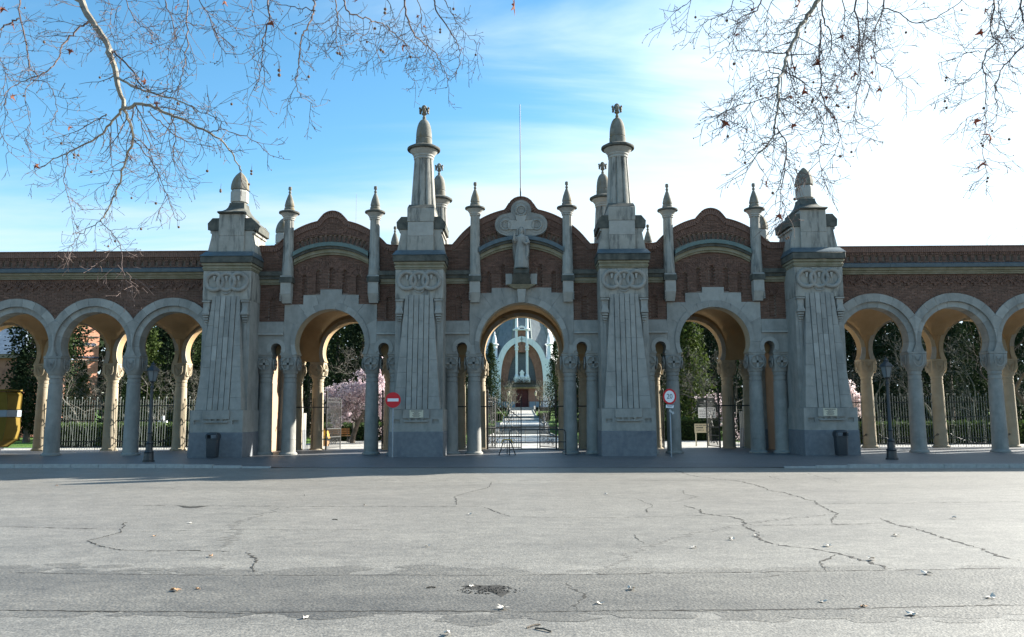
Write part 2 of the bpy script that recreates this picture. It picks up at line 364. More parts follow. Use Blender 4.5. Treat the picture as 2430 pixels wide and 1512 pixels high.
JT = [([(0, 820), (300, 824), (700, 830), (1000, 828), (1100, 836), (1380, 830), (1500, 827), (2430, 824)], 0, .022), ([(0, 832), (450, 824), (1200, 820), (1700, 812), (2430, 795)], 1215, .022),
      ([(0, 642), (600, 652), (1200, 655), (2430, 657)], 0, .024), ([(0, 655), (800, 645), (1300, 638), (1900, 630), (2430, 620)], 1215, .018),
      ([(560, 322), (1000, 326), (1700, 328), (2280, 328)], 0, .022), ([(0, 423), (570, 436)], 0, .022), ([(580, 448), (1150, 438), (1900, 440)], 0, .012), ([(1450, 315), (1900, 312), (2430, 305)], 1215, .02),
      ([(1110, 418), (1500, 415), (1780, 408)], 1215, .02), ([(0, 205), (1000, 203), (1600, 195)], 1215, .02), ([(0, 378), (500, 382), (1100, 365)], 1215, .014), ([(1000, 205), (2430, 206)], 0, .014)]
for pts, o, w in JT: ribbon('road_joint', wiggle(A_(pts, o), .02, .9), w)
def road_patch():
    up = [(-40, 1361), (0, 1362), (600, 1365), (1215, 1366), (1800, 1362), (2430, 1349), (2500, 1346)]; lo = [(-40, 1446), (0, 1449), (520, 1452), (1215, 1452), (1800, 1447), (2430, 1437), (2500, 1434)]
    mb = MB()
    for a, b in zip(up, lo):
        for q in (a, b): p = atg(*q); mb.v.append((p.x, p.y, -.117))
    for i in range(len(up)-1): mb.f.append((2*i, 2*i+1, 2*i+3, 2*i+2))
    put('asphalt_patch', mb, ASPHP, road)
    mb = MB()
    for i in range(260):
        x = random.uniform(-20, 2460); y = random.choice((1361, 1361, 1450))+random.gauss(0, 9); p = atg(x, y); n = 8; r = random.uniform(.05, .22)
        V = [(p.x+r*2.2*random.uniform(.5, 1.1)*cos(2*pi*k/n), p.y+r*random.uniform(.5, 1.1)*sin(2*pi*k/n), -.1188+i*4e-6) for k in range(n)]; mb.add(V, [tuple(range(n))])
    put('worn_asphalt', mb, ASPHP, road, kind='stuff')
    mb = MB()      # pothole: broken rim with lumps
    c = atg(1165, 1402); 
    for i in range(150):
        a = random.random()*2*pi; r = random.random()**.9; x = c.x+cos(a)*r*.34; y = c.y+sin(a)*r*.2; s = random.uniform(.004, .016); o_ = len(mb.v); mb.sphere((x, y, -.116), s, 5, 4, .5); mb.v[o_:] = [(vx+random.uniform(-.4, .4)*s, vy+random.uniform(-.4, .4)*s, vz+random.uniform(-.2, .2)*s) for vx, vy, vz in mb.v[o_:]]
    put('pothole', mb, CRACK, road, kind='stuff')
    rim = [(1094, 1392), (1125, 1388), (1150, 1391), (1185, 1389), (1203, 1394), (1196, 1400), (1206, 1408), (1190, 1418), (1175, 1410), (1160, 1404), (1135, 1400), (1110, 1398)]
    put('pothole_floor', MB().add([(*atg(x, y).xy, -.1155) for x, y in rim][::-1], [tuple(range(len(rim)))]), CRACK, road)
    rim = [(421, 1200), (450, 1202.5), (498, 1200.6), (470, 1205), (452, 1206), (436, 1205)]
    put('pothole_floor', MB().add([(*atg(x, y).xy, -.1155) for x, y in rim][::-1], [tuple(range(len(rim)))]), CRACK, road)
road_patch()
STAIN = mat('tyre_stain', (.11, .107, .10), (.15, .145, .133), 6, .8, .3, 60)
for o_, pts, w in ((0, [(1380, 330), (1230, 365), (1130, 410), (1090, 470), (1060, 520)], .16), (1215, [(1500, 365), (1250, 390), (1000, 430), (800, 470), (650, 515), (540, 560), (440, 640)], .12), (0, [(1090, 598), (980, 640), (880, 690), (740, 790)], .10)):
    ribbon('tyre_mark', wiggle(A_(pts, o_), .01, .5), w, STAIN, dz=.002, jit=.08)
# ------------------------------------------------------------------ the monumental gate
GATE = thing('monumental_gate', 'stone and brick cemetery gateway with three horseshoe arches, fluted pylons and pinnacles', 'gate', (0, 0, 0))
def spire_profile():
    return [(.40, 12.57), (.43, 12.60), (.43, 12.66), (.41, 12.68), (.45, 12.72), (.45, 12.78), (.47, 12.80), (.55, 12.90), (.60, 12.97), (.70, 13.00), (.72, 13.04), (.71, 13.10), (.55, 13.19), (.36, 13.25)]
def pylon(cx, outer):
    core = MB().box(-.98, .98, -1.12, .95, 1.86, 6.36)
    P = puts('pylon', core, STONE, GATE); P.location = (cx, 0, 0)
    def q(name, mb, m, b=.014, **k): o = puts(name, mb, m, P, **k); bev(o, b) if b else None; return o
    q('plinth', MB().box(-1.09, 1.09, -1.81, 1.02, -.1, .98, tx=.02, ty=.02), GRANITE, .02)
    b = MB().box(-1.055, 1.055, -1.70, .99, .982, 1.858)
    b.plate([(-1.055, .982), (1.055, .982), (1.055, 1.858), (-1.055, 1.858)], -1.77, -1.702, holes=[[(s*.64, 1.30), (s*.90, 1.30), (s*.90, 1.46), (s*.64, 1.46)] for s in (-1, 1)])
    q('stone_band', b, STONE, 0)
    q('plaque_panel', MB().box(-.53, .53, -1.84, -1.772, 1.50, 1.852).box(-.48, .48, -1.87, -1.772, 1.36, 1.42), STONE, .008)
    for dx in (-.24, 0, .24):
        q('bracket', MB().hexa([(dx-.03, -1.83, 1.42), (dx+.03, -1.83, 1.42), (dx+.03, -1.773, 1.42), (dx-.03, -1.773, 1.42)], [(dx-.06, -1.86, 1.498), (dx+.06, -1.86, 1.498), (dx+.06, -1.773, 1.498), (dx-.06, -1.773, 1.498)]), STONE, 0)
    # battered shaft of separate blocks
    z0, z1 = 1.862, 6.52; T = lambda z: (z-z0)/(z1-z0); w = lambda z: .93-.37*T(z); yf = lambda z: -1.69+.44*T(z); rnd = random.Random(int(cx*10))
    strips = [(-9, -.452, .03), (-.430, -.232, 0), (-.210, -.011, 0), (.011, .210, 0), (.232, .430, 0), (.452, 9, .03)]
    for si, (a, b_, dy) in enumerate(strips):
        z = z0; k = 0
        while z < z1-.05:
            h = rnd.choice((.62, .74, .86)) if k else (.5 if si % 2 else .85); e = min(z+h, z1); e = z1 if z1-e < .3 else e
            pts = []
            for zz in (z+.002, e-.002):
                t = T(zz); g = 1-.05*t; x0 = max(-w(zz), a*g) if a < -5 else a*g; x1 = min(w(zz), b_*g) if b_ > 5 else b_*g
                if a < -5: x0 = -w(zz)
                if b_ > 5: x1 = w(zz)
                f = yf(zz)+dy
                pts.append([(x0, f, zz), (x1, f, zz), (x1, -1.118, zz), (x0, -1.118, zz)])
            mb = MB().hexa(pts[0], pts[1]); q('shaft_stone', mb, STONEL if rnd.random() < .05 else STONE, .006); z = e; k += 1
    for s in (-1, 1):                       # block capitals beside the shaft head
        c = s*.80; m = MB().box(c-.17, c+.17, -1.30, -1.122, 6.27, 6.338).box(c-.13, c+.13, -1.24, -1.122, 5.93, 6.268)
        m.hexa([(c-.16, -1.33, 5.80), (c+.16, -1.33, 5.80), (c+.16, -1.122, 5.80), (c-.16, -1.122, 5.80)], [(c-.05, -1.22, 6.16), (c+.05, -1.22, 6.16), (c+.05, -1.122, 6.16), (c-.05, -1.122, 6.16)])
        m.box(c-.16, c+.16, -1.33, -1.122, 5.74, 5.798)
        for k in range(4): m.box(c-.12+.015*k, c+.12-.015*k, -1.29+.04*k, -1.122, 5.34+.1*(3-k), 5.34+.1*(3-k)+.075)
        m.box(c-.06, c+.06, -1.17, -1.122, 1.9, 5.33)
        q('scroll_block', m, STONE, .008)
    q('frieze_block', MB().box(-.99, .99, -1.21, 1.0, 6.362, 7.60), STREAK, .02)
    for i, dx in enumerate((-.5, 0, .5)):
        t = MB(); pts = []
        for k in range(37):
            a = 2*pi*k/36; tilt = .035*sin(a*1+ (pi/2 if i != 1 else -pi/2))*(1 if i != 1 else 1)
            pts.append((dx+.345*cos(a), -1.25+.05*cos(2*a+(pi if i == 1 else 0))*.6, 7.12+.345*sin(a)))
        t.tube(pts, .082, 10, cap=False); q('ring', t, STONE, 0)
        q('pendant', MB().hexa([(dx-.025, -1.27, 7.16), (dx+.025, -1.27, 7.16), (dx+.025, -1.205, 7.16), (dx-.025, -1.205, 7.16)], [(dx-.055, -1.30, 7.36), (dx+.055, -1.30, 7.36), (dx+.055, -1.205, 7.36), (dx-.055, -1.205, 7.36)]), STONEL, 0)
    q('festoon', MB().torus_arc((0, -1.22, 6.83), .20, .04, -pi*.85, -pi*.15, 10), STONE, 0)
    q('moulding', MB().box(-1.0, 1.0, -1.25, 1.0, 7.602, 7.66).box(-1.02, 1.02, -1.28, 1.01, 7.662, 7.74).box(-1.0, 1.0, -1.25, 1.0, 7.742, 7.80).box(-1.04, 1.04, -1.31, 1.02, 7.802, 7.90), MOSSY, .012)
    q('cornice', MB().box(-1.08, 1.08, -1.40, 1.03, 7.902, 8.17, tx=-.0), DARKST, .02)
    q('flashing', MB().hexa([(-1.11, -1.44, 8.172), (1.11, -1.44, 8.172), (1.11, 1.03, 8.172), (-1.11, 1.03, 8.172)], [(-1.0, -1.06, 8.43), (1.0, -1.06, 8.43), (1.0, .98, 8.43), (-1.0, .98, 8.43)]), LEAD, .01)
    for s in (-1, 1):
        pr = [(.50, 8.432), (.99, 8.432), (.93, 8.75), (.875, 9.0), (.845, 9.2), (.855, 9.24), (.91, 9.25), (.91, 9.34), (.88, 9.35), (.89, 9.37), (.99, 9.39), (1.01, 9.66), (.82, 9.88), (.50, 9.88)]
        low = [p for p in pr if p[1] <= 9.36]+[(.5, 9.355)]; up = [(.5, 9.36)]+[p for p in pr if p[1] > 9.36]
        f = lambda L: [(s*x, z) for x, z in (L if s > 0 else L[::-1])]
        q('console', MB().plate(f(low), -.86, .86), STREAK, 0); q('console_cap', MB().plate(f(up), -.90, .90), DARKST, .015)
    if not outer:
        q('attic_stone', MB().box(-.55, .55, -1.0, .9, 8.432, 9.05, tx=.01), STREAK, .012)
        q('attic_stone', MB().box(-.54, .54, -.99, .9, 9.054, 9.66, tx=.005), STONEL, .012)
        q('attic_stone', MB().box(-.56, .56, -1.01, .9, 9.664, 10.24), STREAK, .012)
        q('attic_cap', MB().hexa([(-.56, -1.01, 10.243), (.56, -1.01, 10.243), (.56, .8, 10.243), (-.56, .8, 10.243)], [(-.53, -.72, 10.46), (.53, -.72, 10.46), (.53, .45, 10.46), (-.53, .45, 10.46)]), DARKST, .01)
        fl = lambda a, z: 1-.11*abs(cos(a*5+.3))**6*1.0
        m = MB().lathe([(.53, 10.462), (.53, 10.50), (.41, 12.50), (.41, 12.568)], 0, -.1, 100, rfun=lambda a, z: (1.0-.17*max(0, abs(cos(5*a+pi/2*0))-.90)/.10) if 10.47 < z else 1)
        q('fluted_spire', m, STREAK, 0, ang=50)
        q('spire_capital', MB().lathe(spire_profile()[:9]+[(.60, 12.99)], 0, -.1, 40), STONEL, 0)
        q('spire_disc', MB().lathe([(.60, 12.992)]+spire_profile()[9:], 0, -.1, 40), DARKST, 0)
        pb = [(.355, 13.252), (.355, 13.50), (.33, 13.52), (.33, 13.55), (.345, 13.57)]+[(.345*(cos(t*pi/2)**.75), 13.57+.85*sin(t*pi/2)**1.0*1.0) for t in (.15, .3, .45, .6, .75, .88, .97)]
        q('bullet_cap', MB().lathe(pb+[(.03, 14.43)], 0, -.1, 32), LICHEN, 0)
        m = MB().lathe([(.05, 14.40), (.075, 14.42), (.075, 14.52), (.05, 14.55), (.055, 14.60), (.12, 14.66), (.10, 14.72)], 0, -.1, 12)
        for dx, dz, sx, sz in ((0, 14.80, .085, .15), (-.16, 14.82, .065, .10), (.16, 14.82, .065, .10), (0, 15.0, .10, .075), (-.17, 14.71, .05, .045), (.17, 14.71, .05, .045), (-.19, 14.93, .05, .05), (.19, 14.93, .05, .05), (-.08, 14.93, .05, .08), (.08, 14.93, .05, .08)):
            b = MB().sphere((0, 0, 0), 1, 10, 7); m.add([(dx+x*sx, -.1+y*.10, dz+z*sz) for x, y, z in b.v], b.f)
        for dy in (-.13, .13): b = MB().sphere((0, 0, 0), 1, 10, 7); m.add([(x*.08, -.1+dy+y*.07, 14.82+z*.14) for x, y, z in b.v], b.f)
        q('fleuron', m, LICHEN, 0)
    else:
        q('attic_stone', MB().box(-.55, .55, -.95, .85, 8.432, 9.12, tx=.005), STREAK, .012)
        q('attic_stone', MB().box(-.54, .54, -.945, .85, 9.124, 10.06, tx=.003), STREAK, .012)
        pr = [(.555, 10.062), (.575, 10.10), (.565, 10.15), (.47, 10.24), (.40, 10.34), (.35, 10.46), (.32, 10.60), (.315, 10.68)]
        m = MB(); 
        for r, z in pr:
            ky = 1+.75*max(0, (r-.315)/.26); m.v += [(-r, -.1-r*ky, z), (r, -.1-r*ky, z), (r, -.1+r*ky, z), (-r, -.1+r*ky, z)]
        for i in range(len(pr)-1):
            for k in range(4): m.f.append((i*4+k, i*4+(k+1) % 4, i*4+4+(k+1) % 4, i*4+4+k))
        m.f.append((3, 2, 1, 0)); m.f.append(tuple(len(m.v)-4+k for k in range(4))); q('concave_roof', m, DARKST, 0, ang=60)
        q('octagon_neck', MB().lathe([(.30, 10.66), (.30, 10.72), (.375, 10.76), (.375, 10.78), (.38, 11.20), (.35, 11.25), (.34, 11.29)], 0, -.1, 8, ph=pi/8), STONEL, .008, ang=20)
        q('bullet_cap', MB().lathe([(.34, 11.292), (.38, 11.32), (.385, 11.38), (.375, 11.52), (.34, 11.68), (.28, 11.83), (.19, 11.97), (.09, 12.08), (.02, 12.13)], 0, -.1, 8, ph=pi/8), LICHEN, .008, ang=20)
    return P
PYL = [pylon(-12.15, True), pylon(-4.2, False), pylon(4.2, False), pylon(12.15, True)]
for p, x in zip(PYL, (-11.85, -4.09, 4.09, 11.85)):
    c = copy_tree(p); c.location = (x, 5.1, 0); c.rotation_euler = (0, 0, pi); c.scale = (.94, .94, .94)

def capital(mb, cx, cy, half, ztop=4.18, rc=.27):
    # bell capital: circle below, rounded square above
    prof = [(rc, 3.37, 0), (rc+.035, 3.40, 0), (rc+.05, 3.44, .1), (half*.86, 3.58, .45), (half*.97, 3.75, .8), (half*.97, 4.06, 1), (half*.93, 4.08, 1), (half, 4.10, 1), (half, ztop, 1)]
    n = 32; vs = []; fs = []
    for r, z, k in prof:
        for i in range(n):
            a = 2*pi*i/n; c, s = cos(a), sin(a); m = max(abs(c), abs(s)); q = r*(1-k)+r*k/m*min(1, .93+.07*0)
            q = min(q, r*(1+.27*k)); vs.append((cx+q*c, cy+q*s, z))
    for i in range(len(prof)-1):
        for k in range(n): fs.append((i*n+k, i*n+(k+1) % n, (i+1)*n+(k+1) % n, (i+1)*n+k))
    fs.append(tuple(range(n-1, -1, -1))); fs.append(tuple(len(vs)-n+k for k in range(n))); mb.add(vs, fs)
    return mb
def cross_medallion(cx, cy, half, z=3.80, s=-1, axis='y'):
    m = MB(); R = .27*half/.36
    def pt(u, d, w): return (cx+u, cy+s*d, w) if axis == 'y' else (cx+s*d, cy+u, w)
    N = 24
    ring = [pt(R*cos(2*pi*i/N), half+.012, z+R*sin(2*pi*i/N)) for i in range(N+1)]; m.tube(ring, .022, 6, cap=False)
    for a, b in ((.045, R*.86), (R*.86, .045)):
        o = [pt(-a, half-.02, z-b), pt(a, half-.02, z-b), pt(a, half+.045, z-b), pt(-a, half+.045, z-b)]; t = [pt(-a, half-.02, z+b), pt(a, half-.02, z+b), pt(a, half+.045, z+b), pt(-a, half+.045, z+b)]
        m.hexa(o, t)
    return m
def shield(cx, cy, half, z=3.85, s=-1, axis='y'):
    m = MB()
    def pt(u, d, w): return (cx+u, cy+s*d, w) if axis == 'y' else (cx+s*d, cy+u, w)
    P = [(-.2, z+.24)]+[(-.2+.0, z)]+[(.2*cos(a), z-.02+.27*sin(a)) for a in [pi+pi*i/10 for i in range(11)]]+[(.2, z+.24)]
    m.tube([pt(u, half+.01, w) for u, w in P], .022, 6)
    m.tube([pt(u, half+.01, w) for u, w in [(-.11, z+.14), (-.09, z+.02), (-.02, z-.06), (0, z+.02), (.02, z-.06), (.09, z+.02), (.11, z+.14)]], .02, 5)
    m.tube([pt(.05*cos(a), half+.01, z-.13+.05*sin(a)) for a in [2*pi*i/8 for i in range(9)]], .014, 5, cap=False)
    return m
def column(parent, cx, cy, half, m, mcap, med, r0=.30, r1=.26, plain=False, z0=0):
    prof = [(r0+.07, z0-.05), (r0+.08, z0+.05), (r0+.03, z0+.10), (r0+.005, z0+.12), (r0, .60), (r0-.012, .605), (r0-.012, .62), (r0-.002, .625), (r1+.01, 3.0), (r1-.015, 3.01), (r1-.015, 3.035), (r1+.005, 3.045), (r1, 3.20), (r1-.02, 3.21), (r1-.02, 3.235), (r1+.01, 3.245), (r1+.01, 3.372)]
    C_ = puts('column', MB().lathe(prof, 0, 0, 28), m, parent); C_.location = (cx, cy, 0)
    K = puts('capital', capital(MB(), 0, 0, half, rc=r1+.005), mcap, C_, ang=40)
    if not plain:
        for s_, ax in ((-1, 'y'), (1, 'y'), (1, 'x'), (-1, 'x')):
            puts('medallion' if med == 'cross' else 'scroll_relief', (cross_medallion if med == 'cross' else shield)(0, 0, half, s=s_, axis=ax), mcap, C_)
    return C_
def voussoirs(parent, cx, cz, inner, outline, y0, y1, angs, m, gap=.006, name='voussoir'):
    # inner(a) -> radius, outline: polygon star-shaped about (cx,cz); wedges between consecutive angles
    def ray(a):
        d = (cos(a), sin(a)); best = None
        for i in range(len(outline)):
            p, q = outline[i], outline[(i+1) % len(outline)]
            ex, ez = q[0]-p[0], q[1]-p[1]; den = d[0]*ez-d[1]*ex
            if abs(den) < 1e-9: continue
            t = ((p[0]-cx)*ez-(p[1]-cz)*ex)/den; u = ((p[0]-cx)*d[1]-(p[1]-cz)*d[0])/den
            if t > 0 and -1e-6 <= u <= 1+1e-6: best = t if best is None else max(best, t)
        return best or inner(a)+.1
    va = sorted(atan2(p[1]-cz, p[0]-cx) % (2*pi) if atan2(p[1]-cz, p[0]-cx) > -pi/2 else atan2(p[1]-cz, p[0]-cx)+2*pi for p in outline)
    for k, (a0, a1) in enumerate(zip(angs[:-1], angs[1:])):
        g0 = gap/ inner(a0)/2; n = max(2, int((a1-a0)/.06)); sam = sorted(set([a0+g0+(a1-a0-2*g0)*i/n for i in range(n+1)]+[v+e for v in va for e in (-2*pi-1e-4, -2*pi+1e-4, -1e-4, 1e-4) if a0+g0 < v+e < a1-g0]))
        ip = [(cx+inner(a)*cos(a), cz+inner(a)*sin(a)) for a in sam]; op = [(cx+ray(a)*cos(a), cz+ray(a)*sin(a)) for a in sam]
        poly = ip[::-1]+op
        A = sum(p[0]*q[1]-q[0]*p[1] for p, q in zip(poly, poly[1:]+poly[:1]))
        if A < 0: poly = poly[::-1]
        dy = random.uniform(-.004, .004); bev(puts(name, MB().plate(poly, y0+dy, y1), m if random.random() < .7 else STONEL, parent), .008)
def hs_radius(cx, cz, R, zs, xs):
    b = (cz-zs)/sqrt(max(1e-6, 1-(xs/R)**2))
    return lambda a: R if sin(a) >= 0 else 1/sqrt((cos(a)/R)**2+(sin(a)/b)**2)
ZS = 4.182
BRK = MB().box(-.037, .037, 0, .07, -.115, .115).mesh('brick', BRICKP)
BRKS = MB().box(-.032, .032, 0, .05, -.10, .10).mesh('brick', BRICKP)
def soldiers_stuff(mb, pts, h, y, w=.036, dep=.06, off=0):
    for (x, z, a) in pts:
        c, s = cos(a), sin(a); x += -s*off; z += c*off; d = y+random.uniform(-.004, .004); col = rbrick()
        P = [(x+u*c-v*s, z+u*s+v*c) for u, v in ((-w, -h/2), (w, -h/2), (w, h/2), (-w, h/2))]
        mb.add([(p[0], d, p[1]) for p in P]+[(p[0], d+dep, p[1]) for p in P], [(0, 1, 2, 3), (1, 0, 4, 5), (2, 1, 5, 6), (3, 2, 6, 7), (0, 3, 7, 4)], col)
def bay(cx, kind):
    c = kind == 'c'
    R, cz, xs = (1.79, 4.56, 1.70) if c else (1.48, 4.64, 1.36)
    colB, colA = (2.03, 3.0) if c else (1.75, 2.77)
    khx = 2.53 if c else 2.28
    E = 2.20 if c else 1.97             # edge of the stone surround
    XL = 3.18+.02 if c else 3.0         # where the pylon starts
    lowz, s1x, s1z, s2x, s2z = (6.77, 1.27, 6.99, .62, 6.99) if c else (6.33, 1.18, 6.73, .46, 6.97)
    gR, gtop, br, btop = (3.5, 10.42, .62, 10.93) if c else (3.1, 9.97, .62, 10.36)
    aT, aR, aX = (9.20, 3.35, 1.80) if c else (8.97, 3.2, 1.60)
    ph = .55
    Wp = put('bay_wall', MB().box(-.01, .01, .3, .31, 8.2, 8.21), MORTAR, GATE); Wp.location = (cx, 0, 0)   # mesh replaced below
    # upper wall contour
    top = []
    xe = 2.62 if not c else 2.95
    for i in range(41):
        x = xe-2*xe*i/40; z = gtop-gR+sqrt(gR*gR-x*x)
        bb = (btop-br)+sqrt(br*br-x*x) if abs(x) < br else -9
        if c: bb = max(bb, 10.29-(abs(x)-.45)*.62+.30*max(0, 1-abs(x)/.62)**.5*0) if abs(x) < .95 else bb
        top.append((x, max(z, bb, 8.85)))
    contour = [(-3.35, ZS), (3.35, ZS), (3.35, 8.85), (xe, 8.85)]+top+[(-xe, 8.85), (-3.35, 8.85)]
    zl = lowz-.3
    niches = []
    def niche(x, zb, zt, w=.13):
        niches.append([(x-w, zb), (x+w, zb)]+arc(x, zt-w, w, 0, pi, 8))
    if c:
        for s in (-1, 1): niche(s*1.38, 6.80, 7.72, .11); niche(s*.79, 7.03, 8.03, .11)
    else:
        niche(0, 7.03, 7.94, .12)
        for s in (-1, 1): niche(s*.58, 6.80, 7.83, .12); niche(s*1.16, 6.60, 7.62, .12)
    for s in (-1, 1): niche(s*(E+.48 if c else 2.50), 5.66, 6.66, .15)
    slots = []
    r0, r1 = (9.06-(aT-aR), 9.36-(aT-aR)) if not c else (9.27-(aT-aR), 9.58-(aT-aR)); zc = aT-aR; dA = .21/r1
    k = -9
    while k <= 9:
        a = pi/2-k*dA; x = r0*cos(a)
        if abs(r1*cos(a))+.06 < (1.58 if not c else 1.74) and not (c and abs(x) < .95):
            h = .052; slots.append([(r*cos(a)+o*sin(a), zc+r*sin(a)-o*cos(a)) for r, o in ((r0, -h), (r0, h), (r1, h), (r1, -h))])
        k += 1
    mid = [(-3.34, 5.0), (3.34, 5.0), (3.34, 8.84), (xe-.01, 8.84)]+[(x*.998, z-.01) for x, z in top]+[(-xe+.01, 8.84), (-3.34, 8.84)]
    # arched opening cut out of the wall from below
    sof = lambda rr, zb: arc(0, cz, rr, 0, pi, 30)
    wallpoly = [(-3.34, 5.2), (-(R+.25), 5.2)]+[p for p in arc(0, cz, R+.25, 0, pi, 40)[::-1] if p[1] > 5.2]+[((R+.25), 5.2), (3.34, 5.2)]+mid[2:]
    m = MB().plate(wallpoly, .07, .17, holes=[[(x, z) for x, z in h][::1] for h in niches+slots]).plate(wallpoly, .172, .55)
    Wp.data = m.mesh('bay_wall', MORTAR)
    ins = lambda x, z: inpoly(x, z, mid) and z > 5.6 and not any(inpoly(x, z, h) for h in niches+slots) and not (z > aT-aR+sqrt(max(0, aR*aR-x*x))-.0+.02 and abs(x) < 1.7 and z > zc+r0-.06 and False)
    zc2 = zc
    def ins_low(x, z):
        if not ins(x, z): return False
        if z < s1z+.02 and abs(x) < s1x or z < lowz and abs(x) < E or z < s2z and abs(x) < s2x: return False
        if abs(x) < 1.95 and sqrt(x*x+(z-zc2)**2) > r0-.05: return False
        n_ = gtop-gR+sqrt(max(.01, gR*gR-x*x)) if abs(x) < xe else 8.9
        return z < max(8.85, n_)-.2
    B_ = MB(); brick_field(B_, -3.33, 3.33, 5.62, 9.2 if not c else 9.5, .035, ins_low)
    # courses following the arc in the band above the cornice
    for k in range(-11, 12):
        a = pi/2-(k+.5)*dA; w = (dA*r0-.104)/2-.004; q = 0
        if c and abs(r0*cos(a)) < .80: continue
        while r0+.03+q*.068 < r1:
            rr = r0+.03+q*.068; x, z = rr*cos(a), zc+rr*sin(a)
            if abs(x) < 1.9 and inpoly(x, z+.1, mid): soldiers_stuff(B_, [(x, z, a-pi/2)], .052, .03, w=w)
            q += 1
    for k in range(-10, 11):                # plain brick where no slot is cut
        a = pi/2-k*dA
        if any(inpoly((r0+r1)/2*cos(a), zc+(r0+r1)/2*sin(a), h) for h in slots): continue
        for q in range(5):
            rr = r0+.03+q*.068; x, z = rr*cos(a), zc+rr*sin(a)
            if abs(x) < 1.9 and inpoly(x, z+.1, mid): soldiers_stuff(B_, [(x, z, a-pi/2)], .052, .04, w=.05)
    rr = r1+.035; q = 0
    while rr < btop-zc:
        n = int(1.9/.24)+1
        for i in range(-9, 10):
            a = pi/2+(i+.5*(q % 2))*.235/rr; x, z = rr*cos(a), zc+rr*sin(a)
            if abs(x) < 1.93 and inpoly(x, z+.22, mid) and inpoly(x-.1, z+.1, mid) and inpoly(x+.1, z+.1, mid): soldiers_stuff(B_, [(x, z, a-pi/2)], .054, .03 if q > 1 else .01, w=.11)
        rr += .07; q += 1
    # arches over the niches and the stepped coping rings
    for h in niches:
        xs_ = [p[0] for p in h]; xc = sum((min(xs_), max(xs_)))/2; w = (max(xs_)-min(xs_))/2; zt = max(p[1] for p in h)-w
        for ring_, hh in ((.12, .19), (.30, .14)):
            pts = []; nn = 9 if ring_ < .2 else 15
            for i in range(nn): a = pi*(i+.5)/nn; pts.append((xc+(w+ring_)*cos(a), zt+(w+ring_)*sin(a), a-pi/2))
            pts = [p for p in pts if inpoly(p[0], p[1], mid)]
            soldiers_stuff(B_, pts, hh, .018, w=.027)
    tp = [(x, z) for x, z in top][::-1]
    line = [p for p in path_points([(x, z-.12) for x, z in tp], .088)]
    line_in = path_points([(x*.97, z-.36) for x, z in tp if abs(x) < 2.5], .08)
    soldiers_stuff(B_, line_in, .20, .015, w=.032)
    put('brickwork', B_, BRICK, Wp, kind='stuff')
    soldier(Wp, line, BRK, -.03)
    for s in (-1, 1):
        L_ = path_points([(s*min(xe, 3.2), 8.74), (s*3.3, 8.74)] if s > 0 else [(-3.3, 8.74), (-min(xe, 3.2), 8.74)], .088); soldier(Wp, L_, BRK, -.03)
    # back plates of niches (brick, darker wash comes from depth only)
    nb = MB()
    for h in niches:
        xs_ = [p[0] for p in h]; brick_field(nb, min(xs_), max(xs_), min(p[1] for p in h), max(p[1] for p in h), .145, lambda x, z: True, dep=.02)
    put('niche_brickwork', nb, BRICK, Wp, kind='stuff')
    cap = MB(); cp = tp; o_ = 0
    for a, b in zip(cp[:-1], cp[1:]): cap.hexa([(a[0], -.07, a[1]+.002), (b[0], -.07, b[1]+.002), (b[0], .60, b[1]+.002), (a[0], .60, a[1]+.002)], [(a[0], -.08, a[1]+.045), (b[0], -.08, b[1]+.045), (b[0], .60, b[1]+.045), (a[0], .60, a[1]+.045)])
    for s in (-1, 1): cap.box(min(s*xe, s*3.33), max(s*xe, s*3.33), -.07, .60, 8.852, 8.89)
    put('coping', cap, BRICKP, Wp)
    # curved cornice
    def arcband(za, zb, y0, y1, mm, nm, R_=aR, X=aX):
        A = atan2(sqrt(R_*R_-X*X), X); po = arc(0, za-R_, R_, A, pi-A, 24); Ri = R_-(za-zb); Ai = math.acos(min(.99, X/Ri)); pi_ = arc(0, za-R_, Ri, Ai, pi-Ai, 24)
        return bev(puts(nm, MB().plate(po+pi_[::-1], y0, y1), mm, Wp), .01)
    arcband(aT, aT-.16, -.34, .04, COPPER if not c else LEAD, 'arched_cornice')
    arcband(aT-.162, aT-.27, -.25, .03, DARKST, 'arched_moulding')
    arcband(aT-.272, aT-.42, -.14, .02, MOSSY, 'arched_moulding')
    arcband(aT-.422, aT-.50, -.05, .02, MOSSY, 'arched_moulding')
    # straight cornice beside the finials
    fx = 1.97 if c else 1.85
    for s in (-1, 1):
        x0, x1 = sorted((s*(fx+.2), s*3.34))
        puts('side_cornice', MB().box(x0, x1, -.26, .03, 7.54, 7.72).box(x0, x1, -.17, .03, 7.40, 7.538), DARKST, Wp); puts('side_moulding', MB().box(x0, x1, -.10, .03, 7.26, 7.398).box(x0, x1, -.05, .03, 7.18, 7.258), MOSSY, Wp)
        x0, x1 = sorted((s*(E+.005), s*3.34))
        bev(puts('ledge', MB().hexa([(x0, -.12, 5.02), (x1, -.12, 5.02), (x1, .1, 5.02), (x0, .1, 5.02)], [(x0, -.10, 5.10), (x1, -.10, 5.10), (x1, .1, 5.10), (x0, .1, 5.10)]), STONEL, Wp), .01)
        bev(puts('sloping_band', MB().hexa([(x0, -.06, 5.102), (x1, -.06, 5.102), (x1, .1, 5.102), (x0, .1, 5.102)], [(x0, .03, 5.60), (x1, .03, 5.60), (x1, .1, 5.60), (x0, .1, 5.60)]), STONE, Wp), .01)
        # keyhole panel
        kh = horseshoe(s*khx, 4.45, .225, ZS, .15, 20)
        poly = [(x0, ZS)]+[p for p in kh[::-1]]+[(x1, ZS), (x1, 5.018), (x0, 5.018)]
        puts('keyhole_panel', MB().plate(poly, .0, .66), STONE, Wp)
